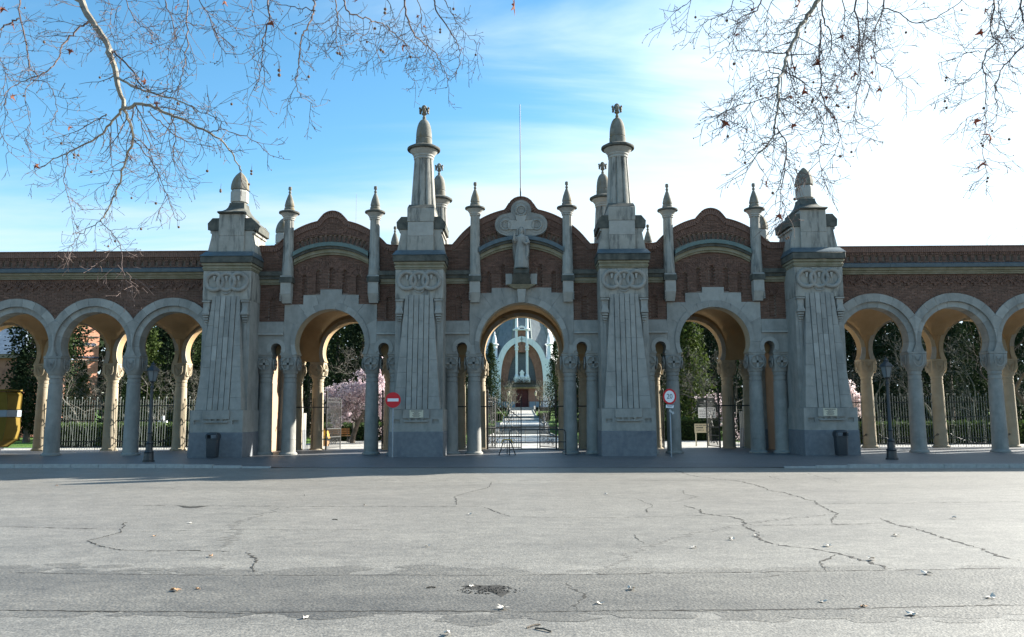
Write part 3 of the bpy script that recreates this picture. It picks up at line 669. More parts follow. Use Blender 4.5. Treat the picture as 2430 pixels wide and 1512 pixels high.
        A0 = radians(-28); ring = arc(s*khx, 4.45, .40, A0, pi-A0, 20); inn = arc(s*khx, 4.45, .227, A0, pi-A0, 20)
        puts('keyhole_arch', MB().plate(ring+inn[::-1], -.03, -.001), STONEL, Wp)
    # stepped stone surround in radial blocks
    ir = hs_radius(0, cz, R+.03, ZS, xs+.03)
    out = [(-E, ZS), (E, ZS), (E, lowz), (s1x, lowz), (s1x, s1z), (s2x, s1z), (s2x, s2z), (-s2x, s2z), (-s2x, s1z), (-s1x, s1z), (-s1x, lowz), (-E, lowz)]
    a0 = atan2(ZS-cz, xs+.03); n = 9; angs = [a0+.003]+[radians(v) for v in ((0, 32, 52, 70, 80, 100, 110, 128, 148, 180) if c else (0, 28, 50, 73, 107, 130, 152, 180))]+[pi-a0-.003]
    voussoirs(Wp, 0, cz, ir, out, 0.0, .66, angs, STONE, name='surround_stone')
    # raised crescent archivolt
    def cres(a): return (R+.28-.20*max(0, 1-sin(a))**1.0*.5) if sin(a) > -.3 else R+.14
    oc = [(cres(t)*cos(t), cz+cres(t)*sin(t)) for t in [a0+.02+(pi-2*a0-.04)*i/60 for i in range(61)]]
    ir2 = hs_radius(0, cz, R, ZS, xs)
    nn = 13; voussoirs(Wp, 0, cz, ir2, oc, -.045, -.001, [a0+.02+(pi-2*a0-.04)*i/nn for i in range(nn+1)], MOSSY if False else STONE)
    put('intrados', MB().plate([(ir2(t)*cos(t), cz+ir2(t)*sin(t)) for t in [a0+(pi-2*a0)*i/50 for i in range(51)]]+[(ir(t)*.999*cos(t), cz+ir(t)*.999*sin(t)) for t in [a0+(pi-2*a0)*i/50 for i in range(51)]][::-1], .0, .66), OCHSTONE, Wp)
    # rear side of front wall, plastered
    # finial columns
    for s in (-1, 1):
        x = s*fx; y = -.12; dz = .14 if c else 0
        f = puts('pinnacle', MB().lathe([(.245, 7.532), (.235, 7.9), (.225, 7.92), (.20, 9.95+dz)], 0, 0, 48, rfun=lambda a, z: 1-.10*max(0, abs(cos(4*a))-.85)/.15 if z > 7.91 else 1), STREAK, GATE, ang=50); f.location = (cx+x, y, 0)
        puts('pinnacle_capital', MB().lathe([(.20, 9.952+dz), (.23, 9.96+dz), (.23, 10.0+dz), (.215, 10.01+dz), (.25, 10.04+dz), (.25, 10.08+dz), (.28, 10.12+dz), (.34, 10.20+dz), (.38, 10.23+dz)], 0, 0, 32), STONEL, f)
        puts('pinnacle_disc', MB().lathe([(.38, 10.232+dz), (.43, 10.25+dz), (.44, 10.28+dz), (.43, 10.32+dz), (.22, 10.40+dz)], 0, 0, 32), DARKST, f)
        puts('pinnacle_cone', MB().lathe([(.22, 10.402+dz), (.215, 10.50+dz), (.185, 10.51+dz), (.185, 10.55+dz), (.205, 10.57+dz), (.205, 10.62+dz), (.16, 10.82+dz), (.10, 11.0+dz), (.055, 11.12+dz), (.04, 11.14+dz), (.065, 11.18+dz), (.06, 11.23+dz), (.035, 11.25+dz), (.04, 11.28+dz), (.075, 11.32+dz), (.07, 11.43+dz), (.04, 11.45+dz)], 0, 0, 20), LICHEN, f)
        puts('pinnacle_foot', MB().hexa([(-.25, -.26, 7.46), (.25, -.26, 7.46), (.25, .14, 7.46), (-.25, .14, 7.46)], [(-.235, -.23, 7.53), (.235, -.23, 7.53), (.235, .13, 7.53), (-.235, .13, 7.53)]), STONE, f)
        puts('corbel_slab', MB().box(-.27, .27, -.28, .13, 7.22, 7.458), DARKST, f)
        puts('corbel', MB().hexa([(-.19, -.06, 6.36), (.19, -.06, 6.36), (.19, .12, 6.36), (-.19, .12, 6.36)], [(-.22, -.24, 6.75), (.22, -.24, 6.75), (.22, .12, 6.75), (-.22, .12, 6.75)]).hexa([(-.22, -.24, 6.751), (.22, -.24, 6.751), (.22, .12, 6.751), (-.22, .12, 6.751)], [(-.22, -.25, 7.218), (.22, -.25, 7.218), (.22, .12, 7.218), (-.22, .12, 7.218)]), STONEL, f)
        for k in range(4): puts('corbel_tooth', MB().box(.215*s-.03, .215*s+.03, -.24+.0*k, .11, 6.44+k*.09, 6.50+k*.09), STONE, f)
        g = copy_tree(f); g.location = (cx+s*fx*.985, 5.4, -.45); g.rotation_euler = (0, 0, pi)
    # columns
    for s in (-1, 1):
        column(GATE, cx+s*colB, .36, .37, STONE, STONE, 'cross'); column(GATE, cx+s*colA, .36, .34, STONE, STONE, 'cross')
        column(GATE, cx+s*colB, 5.05, .37, OCHSTONE, OCHSTONE, 'cross', z0=-.05); column(GATE, cx+s*colA, 5.05, .34, OCHSTONE, OCHSTONE, 'cross', z0=-.05)
    # rear wall and vault
    hs = horseshoe(0, cz, R, ZS, xs, 40)[::-1]; rp = [(-3.34, ZS)]
    for s in (-1,): rp += horseshoe(-khx, 4.45, .225, ZS, .15, 16)[::-1]
    rp += hs+horseshoe(khx, 4.45, .225, ZS, .15, 16)[::-1]+[(3.34, ZS), (3.34, 8.3), (-3.34, 8.3)]
    rw = put('rear_wall', MB().plate(rp, 4.75, 5.35), OCHRE, Wp); rw.location = (0, 0, 0)
    ra = voussoirs(Wp, 0, cz, ir2, arc(0, cz, R+.18, a0, pi-a0, 40), 4.71, 4.748, [a0+(pi-2*a0)*i/9 for i in range(10)], OCHSTONE)
    rb = MB().plate([(-3.34, 8.301), (3.34, 8.301), (3.34, 8.8)]+[(x, z-.1) for x, z in top]+[(-3.34, 8.8)], 4.80, 5.3); put('rear_parapet', rb, BRICKP, Wp)
    put('inner_face', MB().plate([(-3.34, ZS)]+horseshoe(-khx, 4.45, .225, ZS, .15, 16)[::-1]+hs+horseshoe(khx, 4.45, .225, ZS, .15, 16)[::-1]+[(3.34, ZS), (3.34, 7.3), (-3.34, 7.3)], .662, .70), OCHRE, Wp)
    vault(Wp, -3.34, 3.34, .70, 4.75, R+.22, cz+.1, 2.0, 4.5)
    put('roof_slab', MB().box(-3.34, 3.34, .551, 4.80, 7.3, 7.45), LEAD, Wp)
    return Wp
def vault(parent, x0, x1, y0, y1, RA, zA, RB, zB, n=32):
    vs = []; fs = []; cx, cy = (x0+x1)/2, (y0+y1)/2
    hx = (x1-x0)/2
    for j in range(n+1):
        for i in range(n+1):
            x = x0+(x1-x0)*i/n; y = y0+(y1-y0)*j/n; u = abs(x-cx); v = abs(y-cy)
            a = zA+sqrt(RA*RA-u*u) if u < RA else -9
            b = zB+sqrt(max(0, RB*RB-v*v)) if v < RB else -9
            vs.append((x, y, max(a, b, 4.2)))
    for j in range(n):
        for i in range(n): p = j*(n+1)+i; fs.append((p, p+n+1, p+n+2, p+1))
    me = MB().add(vs, fs).mesh('vault', OCHRE); sharp(me, 30); return ob('vault', me, parent)
BAYS = [bay(-8.12, 's'), bay(0, 'c'), bay(8.12, 's')]
# side walls of the passage next to the outer pylons
for s in (-1, 1):
    x0, x1 = sorted((s*11.45, s*11.75)); put('passage_wall', MB().box(x0, x1, 1.03, 4.2, 0, 8.3), PINKPL, GATE)
    for xc in (4.2, 12.15): put('pylon_parapet', MB().box(s*xc-1.0, s*xc+1.0, 1.03, 4.15, 6.3, 8.3), MORTAR, GATE)

# central trefoil cross and keystone
def trefoil():
    P = BAYS[1]
    ctr = [(-.66, 9.66), (0, 10.28), (.66, 9.66)]; pts = []
    def addarc(c, r, a0, a1, n=14): pts.extend(arc(c[0], c[1], r, radians(a0), radians(a1), n))
    pts.append((.40, 9.18)); pts.append((.62, 9.18)); addarc((.66, 9.68), .46, -80, 85); addarc((0, 10.30), .44, -12, 192); addarc((-.66, 9.68), .46, 95, 260); pts.append((-.62, 9.18)); pts.append((-.40, 9.18))
    m = MB().plate(pts, -.30, .05); bev(puts('trefoil_cross', m, STONE, P), .03)
    m = MB().plate([(-.20, 9.1), (.20, 9.1), (.20, 9.45), (.55, 9.45), (.55, 9.85), (.20, 9.85), (.22, 10.05), (-.22, 10.05), (-.20, 9.85), (-.55, 9.85), (-.55, 9.45), (-.20, 9.45)], -.34, -.302)
    bev(puts('cross_relief', m, STONEL, P), .02)
    for x, z in ctr:
        puts('rosette', MB().torus_arc((x, -.31, z), .21, .05, 0, 2*pi, 24).torus_arc((x, -.31, z), .12, .025, 0, 2*pi, 20).torus_arc((x, -.30, z), .35, .02, 0, 2*pi, 28), STONE, P)
        q = MB()
        for k in range(12): a = 2*pi*k/12; q.sphere((x+.21*cos(a), -.35, z+.21*sin(a)), .028, 5, 4)
        puts('rosette_bead', q, STONE, P)
    # niche back behind the statue, corbel and keystone
    bp = [(-.20, 7.72), (.20, 7.72), (.33, 8.2), (.38, 8.7), (.33, 9.19), (-.33, 9.19), (-.38, 8.7), (-.33, 8.2)]
    bev(puts('statue_backing', MB().plate(bp, -.22, .06), STONE, P), .03)
    bev(puts('corbel_slab', MB().box(-.33, .33, -.62, .05, 7.52, 7.72), DARKST, P), .015)
    bev(puts('statue_corbel', MB().hexa([(-.42, -.30, 7.10), (.42, -.30, 7.10), (.42, .05, 7.10), (-.42, .05, 7.10)], [(-.34, -.60, 7.518), (.34, -.60, 7.518), (.34, .05, 7.518), (-.34, .05, 7.518)]), DARKST, P), .02)
    for s in (-1, 1): bev(puts('corbel_wing', MB().plate([(s*.36, 7.12), (s*.66, 7.12), (s*.66, 7.56), (s*.40, 7.56)][::s], -.16, .04), STONEL, P), .01)
    bev(puts('corbel_moulding', MB().hexa([(-.30, -.20, 6.92), (.30, -.20, 6.92), (.30, .0, 6.92), (-.30, .0, 6.92)], [(-.62, -.36, 7.098), (.62, -.36, 7.098), (.62, .0, 7.098), (-.62, .0, 7.098)]), MOSSY, P), .02)
    bev(puts('keystone', MB().hexa([(-.14, -.16, 6.34), (.14, -.16, 6.34), (.14, -.002, 6.34), (-.14, -.002, 6.34)], [(-.19, -.20, 6.918), (.19, -.20, 6.918), (.19, -.002, 6.918), (-.19, -.002, 6.918)]), STONEL, P), .015)
trefoil()
# statue: robed figure with one raised hand
def statue():
    prof = [(0, .30, .24), (.05, .31, .25), (.25, .285, .23), (.55, .26, .20), (.85, .235, .175), (1.02, .22, .165), (1.15, .235, .165), (1.30, .25, .16), (1.38, .22, .14), (1.43, .12, .10), (1.47, .07, .07), (1.50, .065, .07), (1.55, .085, .095), (1.62, .098, .108), (1.69, .09, .10), (1.74, .05, .06), (1.755, .015, .015)]
    n = 40; vs = []; fs = []
    for z, rx, ry in prof:
        for k in range(n):
            a = 2*pi*k/n; fold = 1+(.075*sin(a*9+z*2.2)+.04*sin(a*17-z*3))*max(0, min(1, (1.30-z)*2))*min(1, .4+z*2); lean = .02*sin(z*1.6)
            vs.append((rx*fold*cos(a)+lean, ry*fold*sin(a), z))
    m = len(prof)
    for i in range(m-1):
        for k in range(n): fs.append((i*n+k, i*n+(k+1) % n, (i+1)*n+(k+1) % n, (i+1)*n+k))
    fs.append(tuple(range(n-1, -1, -1))); fs.append(tuple((m-1)*n+k for k in range(n)))
    mb = MB().add(vs, fs)
    mb.tube([(-.20, -.02, 1.33), (-.30, -.08, 1.12), (-.31, -.20, 1.18), (-.29, -.24, 1.38)], [.085, .09, .065, .035], 10)     # raised right arm and sleeve
    mb.tube([(-.29, -.24, 1.36), (-.288, -.245, 1.44), (-.286, -.25, 1.49)], [.032, .038, .028], 8)
    for i, h in enumerate((.085, .095, .085, .07)): mb.tube([(-.312+i*.017, -.25, 1.48), (-.314+i*.018, -.252, 1.48+h*.6), (-.314+i*.018, -.262, 1.48+h)], [.010, .009, .007], 6)
    mb.tube([(-.262, -.25, 1.43), (-.24, -.26, 1.47), (-.235, -.265, 1.50)], [.011, .010, .008], 6)
    mb.tube([(.20, -.02, 1.33), (.29, -.08, 1.10), (.20, -.22, 1.02), (.06, -.25, 1.10)], [.085, .09, .07, .04], 10)
    for i in range(4): mb.tube([(.07, -.26, 1.08+i*.02), (.02, -.275, 1.10+i*.02), (-.01, -.265, 1.115+i*.02)], [.011, .010, .008], 6)
    mb.tube([(.24, -.10, 1.05), (.27, -.14, .7), (.22, -.16, .35)], [.05, .07, .02], 8)          # falling mantle
    mb.sphere((0, -.103, 1.615), .018, 6, 5, 1.6); mb.tube([(-.035, -.09, 1.64), (.035, -.09, 1.64)], .012, 5); mb.sphere((0, -.07, 1.545), .05, 8, 6, 1.1)   # nose, brow, beard
    o = thing('statue', 'grey stone robed figure with raised hand, standing on the corbel above the central arch', 'statue', (0, -.40, 7.722))
    puts('robed_body', mb, STONE, o, ang=60)
    hb = MB().lathe([(.12, 1.42), (.125, 1.55), (.118, 1.66), (.08, 1.755), (.02, 1.785)], 0, .02, 20); hv = [(x, y if y > -.03 else y+.06, z) for x, y, z in hb.v]; hb.v = hv
    puts('hair', hb, STONE, o)
    puts('pedestal', MB().lathe([(.34, -.0), (.33, .02), (.31, .04)], 0, 0, 24), DARKST, o)
    for ch in o.children:
        if ch.name.startswith('robed') or ch.name.startswith('hair'): ch.location.z = .035
statue()
# masts on the roof
for (px, y0_, y1_, Y, rb, lab) in ((1234, 248, 7.4, 3.2, .035, 'tall thin dark mast rising behind the crown of the central gable'), (846, 460, 7.4, 4.0, .012, 'hair-thin antenna rising behind the left gable')):
    p = at(px, y0_, Y); o = thing('roof_mast', lab, 'mast', (p.x, Y, y1_)); h = p.z-y1_
    put('pole', MB().lathe([(rb, 0), (rb*.9, h*.54), (rb*.62, h*.545), (rb*.5, h)], 0, 0, 8), BLACKM, o); put('base_plate', MB().box(-.12, .12, -.12, .12, 0.055, .075), BLACKM, o)
# ------------------------------------------------------------------ arcades on both sides
def arcade(s, nb, label):
    T = thing('arcade', label, 'arcade', (s*13.2, 0, 0), group='arcades running out from the gate')
    cxs = [1.67+3.365*i for i in range(nb)]           # arch centres, local, running outwards
    if s < 0: cxs = [-x for x in cxs]
    X1 = 3.36*nb+.0; xa, xb = sorted((s*-.1, s*X1)); R, cz = 1.66, 4.65; n_detail = 4
    holes = []; det = []
    slot = []
    k = 0
    while True:
        x = s*(.12+.30*k); k += 1
        if abs(x) > X1-.1: break
        slot.append([(x-.065, 8.05), (x+.065, 8.05), (x+.065, 8.29), (x-.065, 8.29)])
    lim = 3.365*n_detail+.4
    sl = [h for h in slot if abs(h[0][0]) < lim]
    order = sorted(cxs)
    def low(R_, z0, xs): 
        L = [(xa, z0)]
        for c in order: L += horseshoe(c, cz, R_, z0, xs, 36)[::-1]
        return L+[(xb, z0)]
    w1 = low(2.01-.04, 5.0, 1.85) # brick plate stands above the ring
    w1 = [(xa, 5.3)]
    for c in order:
        a = math.asin((5.3-cz)/1.9); w1 += [(c+1.9*cos(t), cz+1.9*sin(t)) for t in [pi-a-(pi-2*a)*i/30 for i in range(31)]]
    w1 += [(xb, 5.3), (xb, 8.62), (xa, 8.62)]
    wall = put('brick_wall', MB().plate(w1, .07, .15, holes=sl).plate(w1, .152, .58), MORTAR, T)
    inn = lambda x, z: inpoly(x, z, w1) and not any(h[0][0]-.0 < x < h[1][0]+.0 and 8.05 < z < 8.29 for h in sl)
    B = MB(); bx0, bx1 = (max(xa, -lim), min(xb, lim))
    brick_field(B, bx0, bx1, 5.32, 7.46, .04, inn, bw=.245)
    brick_field(B, bx0, bx1, 7.98, 8.05, .03, inn, bw=.25)
    for h in sl:
        for q in range(4):
            x_ = h[1][0]+.004; B.box(x_, x_+.162, .025+random.uniform(-.003, .003), .09, 8.055+q*.062, 8.055+q*.062+.05, rbrick())
    # corbelled blind arches under the cornice
    x = bx0+.2
    while x < bx1-.2:
        pts = [(x+.17*cos(a), 7.08+.17*sin(a), a-pi/2) for a in [pi*(i+.5)/9 for i in range(9)]]; soldiers_stuff(B, pts, .13, -.012, w=.022, dep=.05)
        pts = [(x+.28*cos(a), 7.08+.28*sin(a), a-pi/2) for a in [pi*(i+.5)/11 for i in range(2, 9)]]; soldiers_stuff(B, pts, .08, .0, w=.03, dep=.04)
        B.box(x+.24, x+.32, -.015, .04, 6.98, 7.06, rbrick()); B.box(x+.22, x+.34, -.02, .04, 7.062, 7.11, rbrick()); x += .56
    pp = path_points([(bx0, 8.53), (bx1, 8.53)], .083); rest = pp[300:]; vis = pp[:300] if s > 0 else pp[-300:]; rest = pp[:-300] if s < 0 else rest
    soldier(wall, vis, BRK, -.04)
    if rest: soldiers_stuff(B, rest, .22, -.035)
    soldiers_stuff(B, path_points([(bx0, 8.36), (bx1, 8.36)], .08), .10, -.0, w=.031)
    put('brickwork', B, BRICK, wall, kind='stuff')
    put('coping', MB().box(xa, xb, -.08, .62, 8.645, 8.685), BRICKP, wall)
    L = 2.4; x = xa
    i = 0
    while x < xb-.01:                      # cornice in lengths
        e = min(x+L, xb); dy = random.uniform(-.004, .004)
        puts('cornice', MB().hexa([(x+.003, -.36+dy, 7.72), (e-.003, -.36+dy, 7.72), (e-.003, .05, 7.72), (x+.003, .05, 7.72)], [(x+.003, -.38+dy, 7.86), (e-.003, -.38+dy, 7.86), (e-.003, .05, 7.98), (x+.003, .05, 7.98)]), LEAD, wall)
        puts('moulding', MB().box(x+.003, e-.003, -.22+dy, .05, 7.62, 7.718).box(x+.003, e-.003, -.12+dy, .05, 7.54, 7.618).box(x+.003, e-.003, -.06+dy, .05, 7.47, 7.538), MOSSY, wall); x = e
    a0 = -math.acos(1.54/1.66)
    for i, c in enumerate(cxs):
        a_ = math.asin((5.62-cz)/2.0)
        n = 13 if i < n_detail else 1
        # outer ring, springing from the meeting point
        ang0 = radians(-15)
        fo = lambda t: 2.0 if sin(t) > .3 else min(2.0, 1.682/max(.2, abs(cos(t))))
        outl = [(c+fo(t)*cos(t), cz+fo(t)*sin(t)) for t in [ang0+(pi-2*ang0)*q/70 for q in range(71)]]
        f1 = hs_radius(0, cz, 1.66, ZS, 1.50); f2 = hs_radius(0, cz, 1.42, ZS, 1.30)
        A0 = atan2(ZS-cz, 1.50)+.01; st = [A0+(pi-2*A0)*q/n for q in range(n+1)]
        outl = [(c+1.682, ZS)]+[(c+1.682, cz+q*.1) for q in range(1, 10)]+[(c+2.0*cos(t), cz+2.0*sin(t)) for t in [.573+(pi-1.146)*q/60 for q in range(61)]]+[(c-1.682, cz+q*.1) for q in range(9, 0, -1)]+[(c-1.682, ZS)]
        voussoirs(wall, c, cz, f1, outl, -.02, .10, st, STONE)
        outl2 = [(c+1.682, ZS)]+[(c+1.682, cz+q*.1) for q in range(1, 6)]+[(c+1.78*cos(t), cz+1.78*sin(t)) for t in [.34+(pi-.68)*q/60 for q in range(61)]]+[(c-1.682, cz+q*.1) for q in range(5, 0, -1)]+[(c-1.682, ZS)]
        A1 = atan2(ZS-cz, 1.30)+.01; st = [A1+(pi-2*A1)*q/n for q in range(n+1)]
        voussoirs(wall, c, cz, f2, outl2, .101, .64, st, OCHSTONE if False else STONE)
        vault(wall, c-1.682, c+1.682, .60, 4.86, 1.60, cz-.05, 2.10, cz-.05, 26)
        voussoirs(wall, c, cz, f2, [(c+1.62*cos(t), cz+1.62*sin(t)) for t in [-.35+(pi+.7)*q/50 for q in range(51)]], 4.80, 4.86, [A1+(pi-2*A1)*q/9 for q in range(10)], OCHSTONE)
        xx = s*(3.36*(i+1))
        column(T, xx, .36, .42, STONE, STONE, 'shield', .31, .26, plain=i >= n_detail)
        column(T, xx, 5.1, .40, OCHSTONE, OCHSTONE, 'shield', .31, .26, plain=i >= n_detail)
    rw = [(xa, ZS)]
    for c in order: rw += horseshoe(c, cz, 1.42, ZS, 1.30, 36)[::-1]
    rw += [(xb, ZS), (xb, 7.9), (xa, 7.9)]
    put('rear_wall', MB().plate(rw, 4.862, 5.35), OCHRE, T)
    put('roof', MB().hexa([(xa, .581, 7.75), (xb, .581, 7.75), (xb, 5.45, 7.75), (xa, 5.45, 7.75)], [(xa, .581, 8.0), (xb, .581, 8.0), (xb, 5.45, 7.9), (xa, 5.45, 7.9)]), LEAD, T)
    put('inner_lining', MB().plate([p for p in rw], .645, .70), OCHRE, T)
    return T
arcade(-1, 5, 'arcade of horseshoe arches left of the gate, under a brick parapet and dark cornice')
arcade(1, 10, 'arcade of horseshoe arches right of the gate, under a brick parapet and dark cornice')

# ------------------------------------------------------------------ ironwork
def fence(x0, x1, Y, label):
    t = thing('iron_fence', label, 'fence', ((x0+x1)/2, Y, 0), group='iron fences between the rear columns')
    L = (x1-x0)/2
    lo = MB().lathe([(.011, .05), (.011, 2.32), (.017, 2.33), (.004, 2.44)], 0, 0, 5).mesh('picket', IRONG)
    hi = MB().lathe([(.015, .02), (.015, 2.46), (.03, 2.48), (.038, 2.52), (.03, 2.555), (.008, 2.57)], 0, 0, 6).mesh('picket', IRONG)
    n = int(round((x1-x0)/.123))
    for i in range(n):
        x = -L+(i+.5)*(2*L/n); o = ob('picket', hi if i % 3 == 1 else lo, t); o.location = (x, random.uniform(-.004, .004), 0)
    for z in (2.12, 1.42, .42, .16): put('rail', MB().box(-L, L, -.014, .014, z, z+.035), IRON, t)
    m = MB()
    for k in range(int(2*L/.74)): 
        x = -L+.37+k*.74; m.tube([(x, .02, 1.46), (x+.14, .25, .2)], .01, 4); m.tube([(x-.05, 0, 1.45), (x, 0, 1.75), (x+.05, 0, 1.45)], .008, 4)
    put('stay', m, IRONG, t)
for s, nm in ((-1, 'left'), (1, 'right')):
    w = {0: 'nearest the gate', 1: 'second bay out from the gate', 2: 'at the picture edge'}
    for i in range(3):
        a, b = sorted((s*(13.2+3.36*i+.26), s*(13.2+3.36*(i+1)-.26)))
        fence(a, b, 5.1, 'iron picket fence closing the %s arcade bay %s' % (nm, w[i]))
def chain(p, q, sag, label):
    p, q = Vector(p), Vector(q); n = int((q-p).length*1.08/.085); m = MB()
    P = [p+(q-p)*i/n+Vector((0, 0, -sag*4*(i/n)*(1-i/n))) for i in range(n+1)]
    for i in range(n):
        c = (P[i]+P[i+1])/2; d = (P[i+1]-P[i]).normalized(); u = Vector((0, 1, 0)) if i % 2 else Vector((0, .2, 1)); u = (u-d*u.dot(d)).normalized(); pts = [c+d*.058*cos(2*pi*k/8)+u*.03*sin(2*pi*k/8) for k in range(9)]; m.tube(pts, .0095, 4, cap=False)
    o = thing('chain', label, 'chain', tuple(p), group='chains strung between arcade columns')
    m.v = [(x-p.x, y-p.y, z-p.z) for x, y, z in m.v]; put('links', m, IRON, o)
    m = MB(); 
    for c, sg in ((p, 1), (q, -1)): m.torus_arc((c.x-p.x, c.y-p.y, c.z-p.z), .04, .012, 0, 2*pi, 10, 5)
    put('ring', m, IRON, o)
for s, nm in ((-1, 'left'), (1, 'right')):
    for i, w in enumerate(('beside the outer pylon', 'in the second bay from the pylon', 'in the third bay from the pylon')):
        a = s*(13.2+3.36*i+(.3 if i else .05)); b = s*(13.2+3.36*(i+1)-.3); chain((a, 4.75, .62), (b, 4.75, .62), .40, 'sagging iron chain across the %s arcade %s' % (nm, w))
def strap(x, y, z, r, par):
    pass
def gate_leaf(px, label, ang, W_, flip, kind):
    t = thing('iron_gate_leaf', label, 'gate', px, group='open iron gate leaves', rz=ang); s = -1 if flip else 1
    n = int(W_/.115)
    top = lambda x: 2.55-.95*(x/W_)**1.3 if kind == 'slope' else 2.45
    put('hinge_post', MB().lathe([(.04, 0), (.04, 2.75), (.055, 2.77), (.05, 2.85), (.01, 2.9)], 0, 0, 8), IRON, t)
    put('meeting_post', MB().box(s*W_-.02, s*W_+.02, -.02, .02, .03, 2.5), IRON, t)
    bm = {}
    for i in range(1, n):
        x = W_*i/n; h = top(x); m = MB().lathe([(.011, .1), (.011, h), (.02, h+.02), (.003, h+.12)], 0, 0, 5); o = put('bar', m, IRON, t); o.location = (s*x, 0, 0)
    for z in (.1, .62, 1.02): put('rail', MB().box(min(0, s*W_), max(0, s*W_), -.013, .013, z, z+.04), IRON, t)
    m = MB().tube([(s*W_*k/16, 0, top(W_*k/16)-.12) for k in range(17)], .02, 6); put('curved_top_rail', m, IRON, t)
    m = MB()
    def spiral(cx, cz, r, tt, sg): return [(cx+sg*r*(1-k/22)*cos(tt+k*.42), 0, cz+r*(1-k/22)*sin(tt+k*.42)) for k in range(20)]
    for k in range(3):
        c = W_*(.25+.25*k); m.tube([(x, .015, z) for x, y, z in spiral(s*c, .36, .18, 0, s)], .012, 5)
    m.tube([(x, .015, z) for x, y, z in spiral(s*W_*.72, 1.55, .26, 1, s)], .013, 5); m.tube([(s*W_*.2, .015, .2), (s*W_*.8, .015, 1.8)], .012, 5); m.tube([(s*W_*.95, .015, .7), (s*W_*.3, .015, 2.0)], .012, 5)
    put('scrollwork', m, IRON, t)
gate_leaf((-1.66, 4.95, -.05), 'open iron leaf with downward-curving top on the left of the central arch', radians(8), 1.62, False, 'slope')
gate_leaf((1.62, 4.95, -.05), 'iron leaf folded back on the right of the central arch', radians(-62), 1.6, True, 'flat')
gate_leaf((-1.75, 5.4, -.05), 'narrow iron leaf folded against the left rear column of the central arch', radians(62), .9, False, 'flat')
gate_leaf((-8.12-1.30, 5.0, -.05), 'iron leaf swung wide open in the left arch', radians(76), 1.5, False, 'flat')
gate_leaf((8.12+1.30, 5.0, -.05), 'dark iron leaf swung wide open in the right arch', radians(-80), 1.5, True, 'flat')
gate_leaf((-6.72, 5.0, -.05), 'iron leaf seen edge-on behind the right column of the left arch', radians(86), 1.4, False, 'flat')
gate_leaf((6.75, 5.0, -.05), 'iron leaf seen edge-on behind the left column of the right arch', radians(94), 1.4, False, 'flat')
def tie_bars():
    for (x0, x1, nm) in ((-3.0, -1.7, 'left of the central passage'), (1.7, 3.0, 'right of the central passage'), (-10.9, -9.5, 'left of the left passage'), (9.5, 10.9, 'right of the right passage')):
        t = thing('tie_rail', 'thin iron rail joining the paired rear columns '+nm, 'rail', ((x0+x1)/2, 4.78, 2.02), group='tie rails on the paired rear columns')
        put('bar', MB().box(x0-(x0+x1)/2-.25, x1-(x0+x1)/2+.25, -.02, .02, -.025, .025), IRON, t)
        m = MB()
        for k in range(9): xx = (x0-(x0+x1)/2)+.35+k*(.62/8); m.lathe([(.011, -2.0), (.011, .35), (.003, .45)], xx, 0, 5)
        put('bars', m, IRON, t)
tie_bars()
def barrier(px, label, L, rz, col=IRON):
    t = thing('barrier', label, 'barrier', px, rz=rz)
    h = 1.02; put('frame', MB().tube([(-L/2, 0, .0), (-L/2, 0, h-.12), (-L/2+.04, 0, h-.03), (-L/2+.12, 0, h), (L/2-.12, 0, h), (L/2-.04, 0, h-.03), (L/2, 0, h-.12), (L/2, 0, .0)], .022, 8), col, t)
    for z in (.22, .52): put('rail', MB().tube([(-L/2, 0, z), (L/2, 0, z)], .016, 6), col, t)
    for k in range(3): x = -L/2+L*(k+.5)/3; o = put('bar', MB().tube([(0, 0, .22), (0, 0, h)], .012, 6), col, t); o.location = (x, 0, 0)
    for s in (-1, 1): put('foot', MB().tube([(s*L/2, -.22, .02), (s*L/2, -.05, .07), (s*L/2, .05, .07), (s*L/2, .22, .02)], .018, 6), col, t)
barrier((.62, -.6, 0), 'low dark tubular barrier standing across the central arch', 2.3, 0)
barrier((0.15, 7.6, -.03), 'second dark rail barrier farther inside the central passage', 3.4, 0)
YELP = mat('yellow_paint', (.55, .30, .03), (.62, .36, .05), 5, .5)
def trestle():
    t = thing('trestle', 'folding trestle with yellow top bar and looped feet in the central arch', 'trestle', (-.62, -.7, 0))
    for s in (-1, 1):
        for y in (-.18, .18): put('leg', MB().tube([(s*.14, y*.4, .58), (s*.28, y, .16), (s*.33, y, .03)], .018, 6), IRON, t)
        put('foot', MB().tube([(s*.33, -.2, .025), (s*.33, .2, .025)], .018, 6), IRON, t)
    put('top_bar', MB().tube([(-.24, 0, .50), (-.15, 0, .62), (.15, 0, .62), (.24, 0, .50)], .022, 8), YELP, t)
    put('loop', MB().torus_arc((-.16, 0, .3), .10, .012, pi, 2*pi, 10, 5).torus_arc((.16, 0, .3), .10, .012, pi, 2*pi, 10, 5), IRON, t); put('centre_leg', MB().tube([(0, 0, .6), (0, 0, .03)], .02, 6), IRON, t)
trestle()

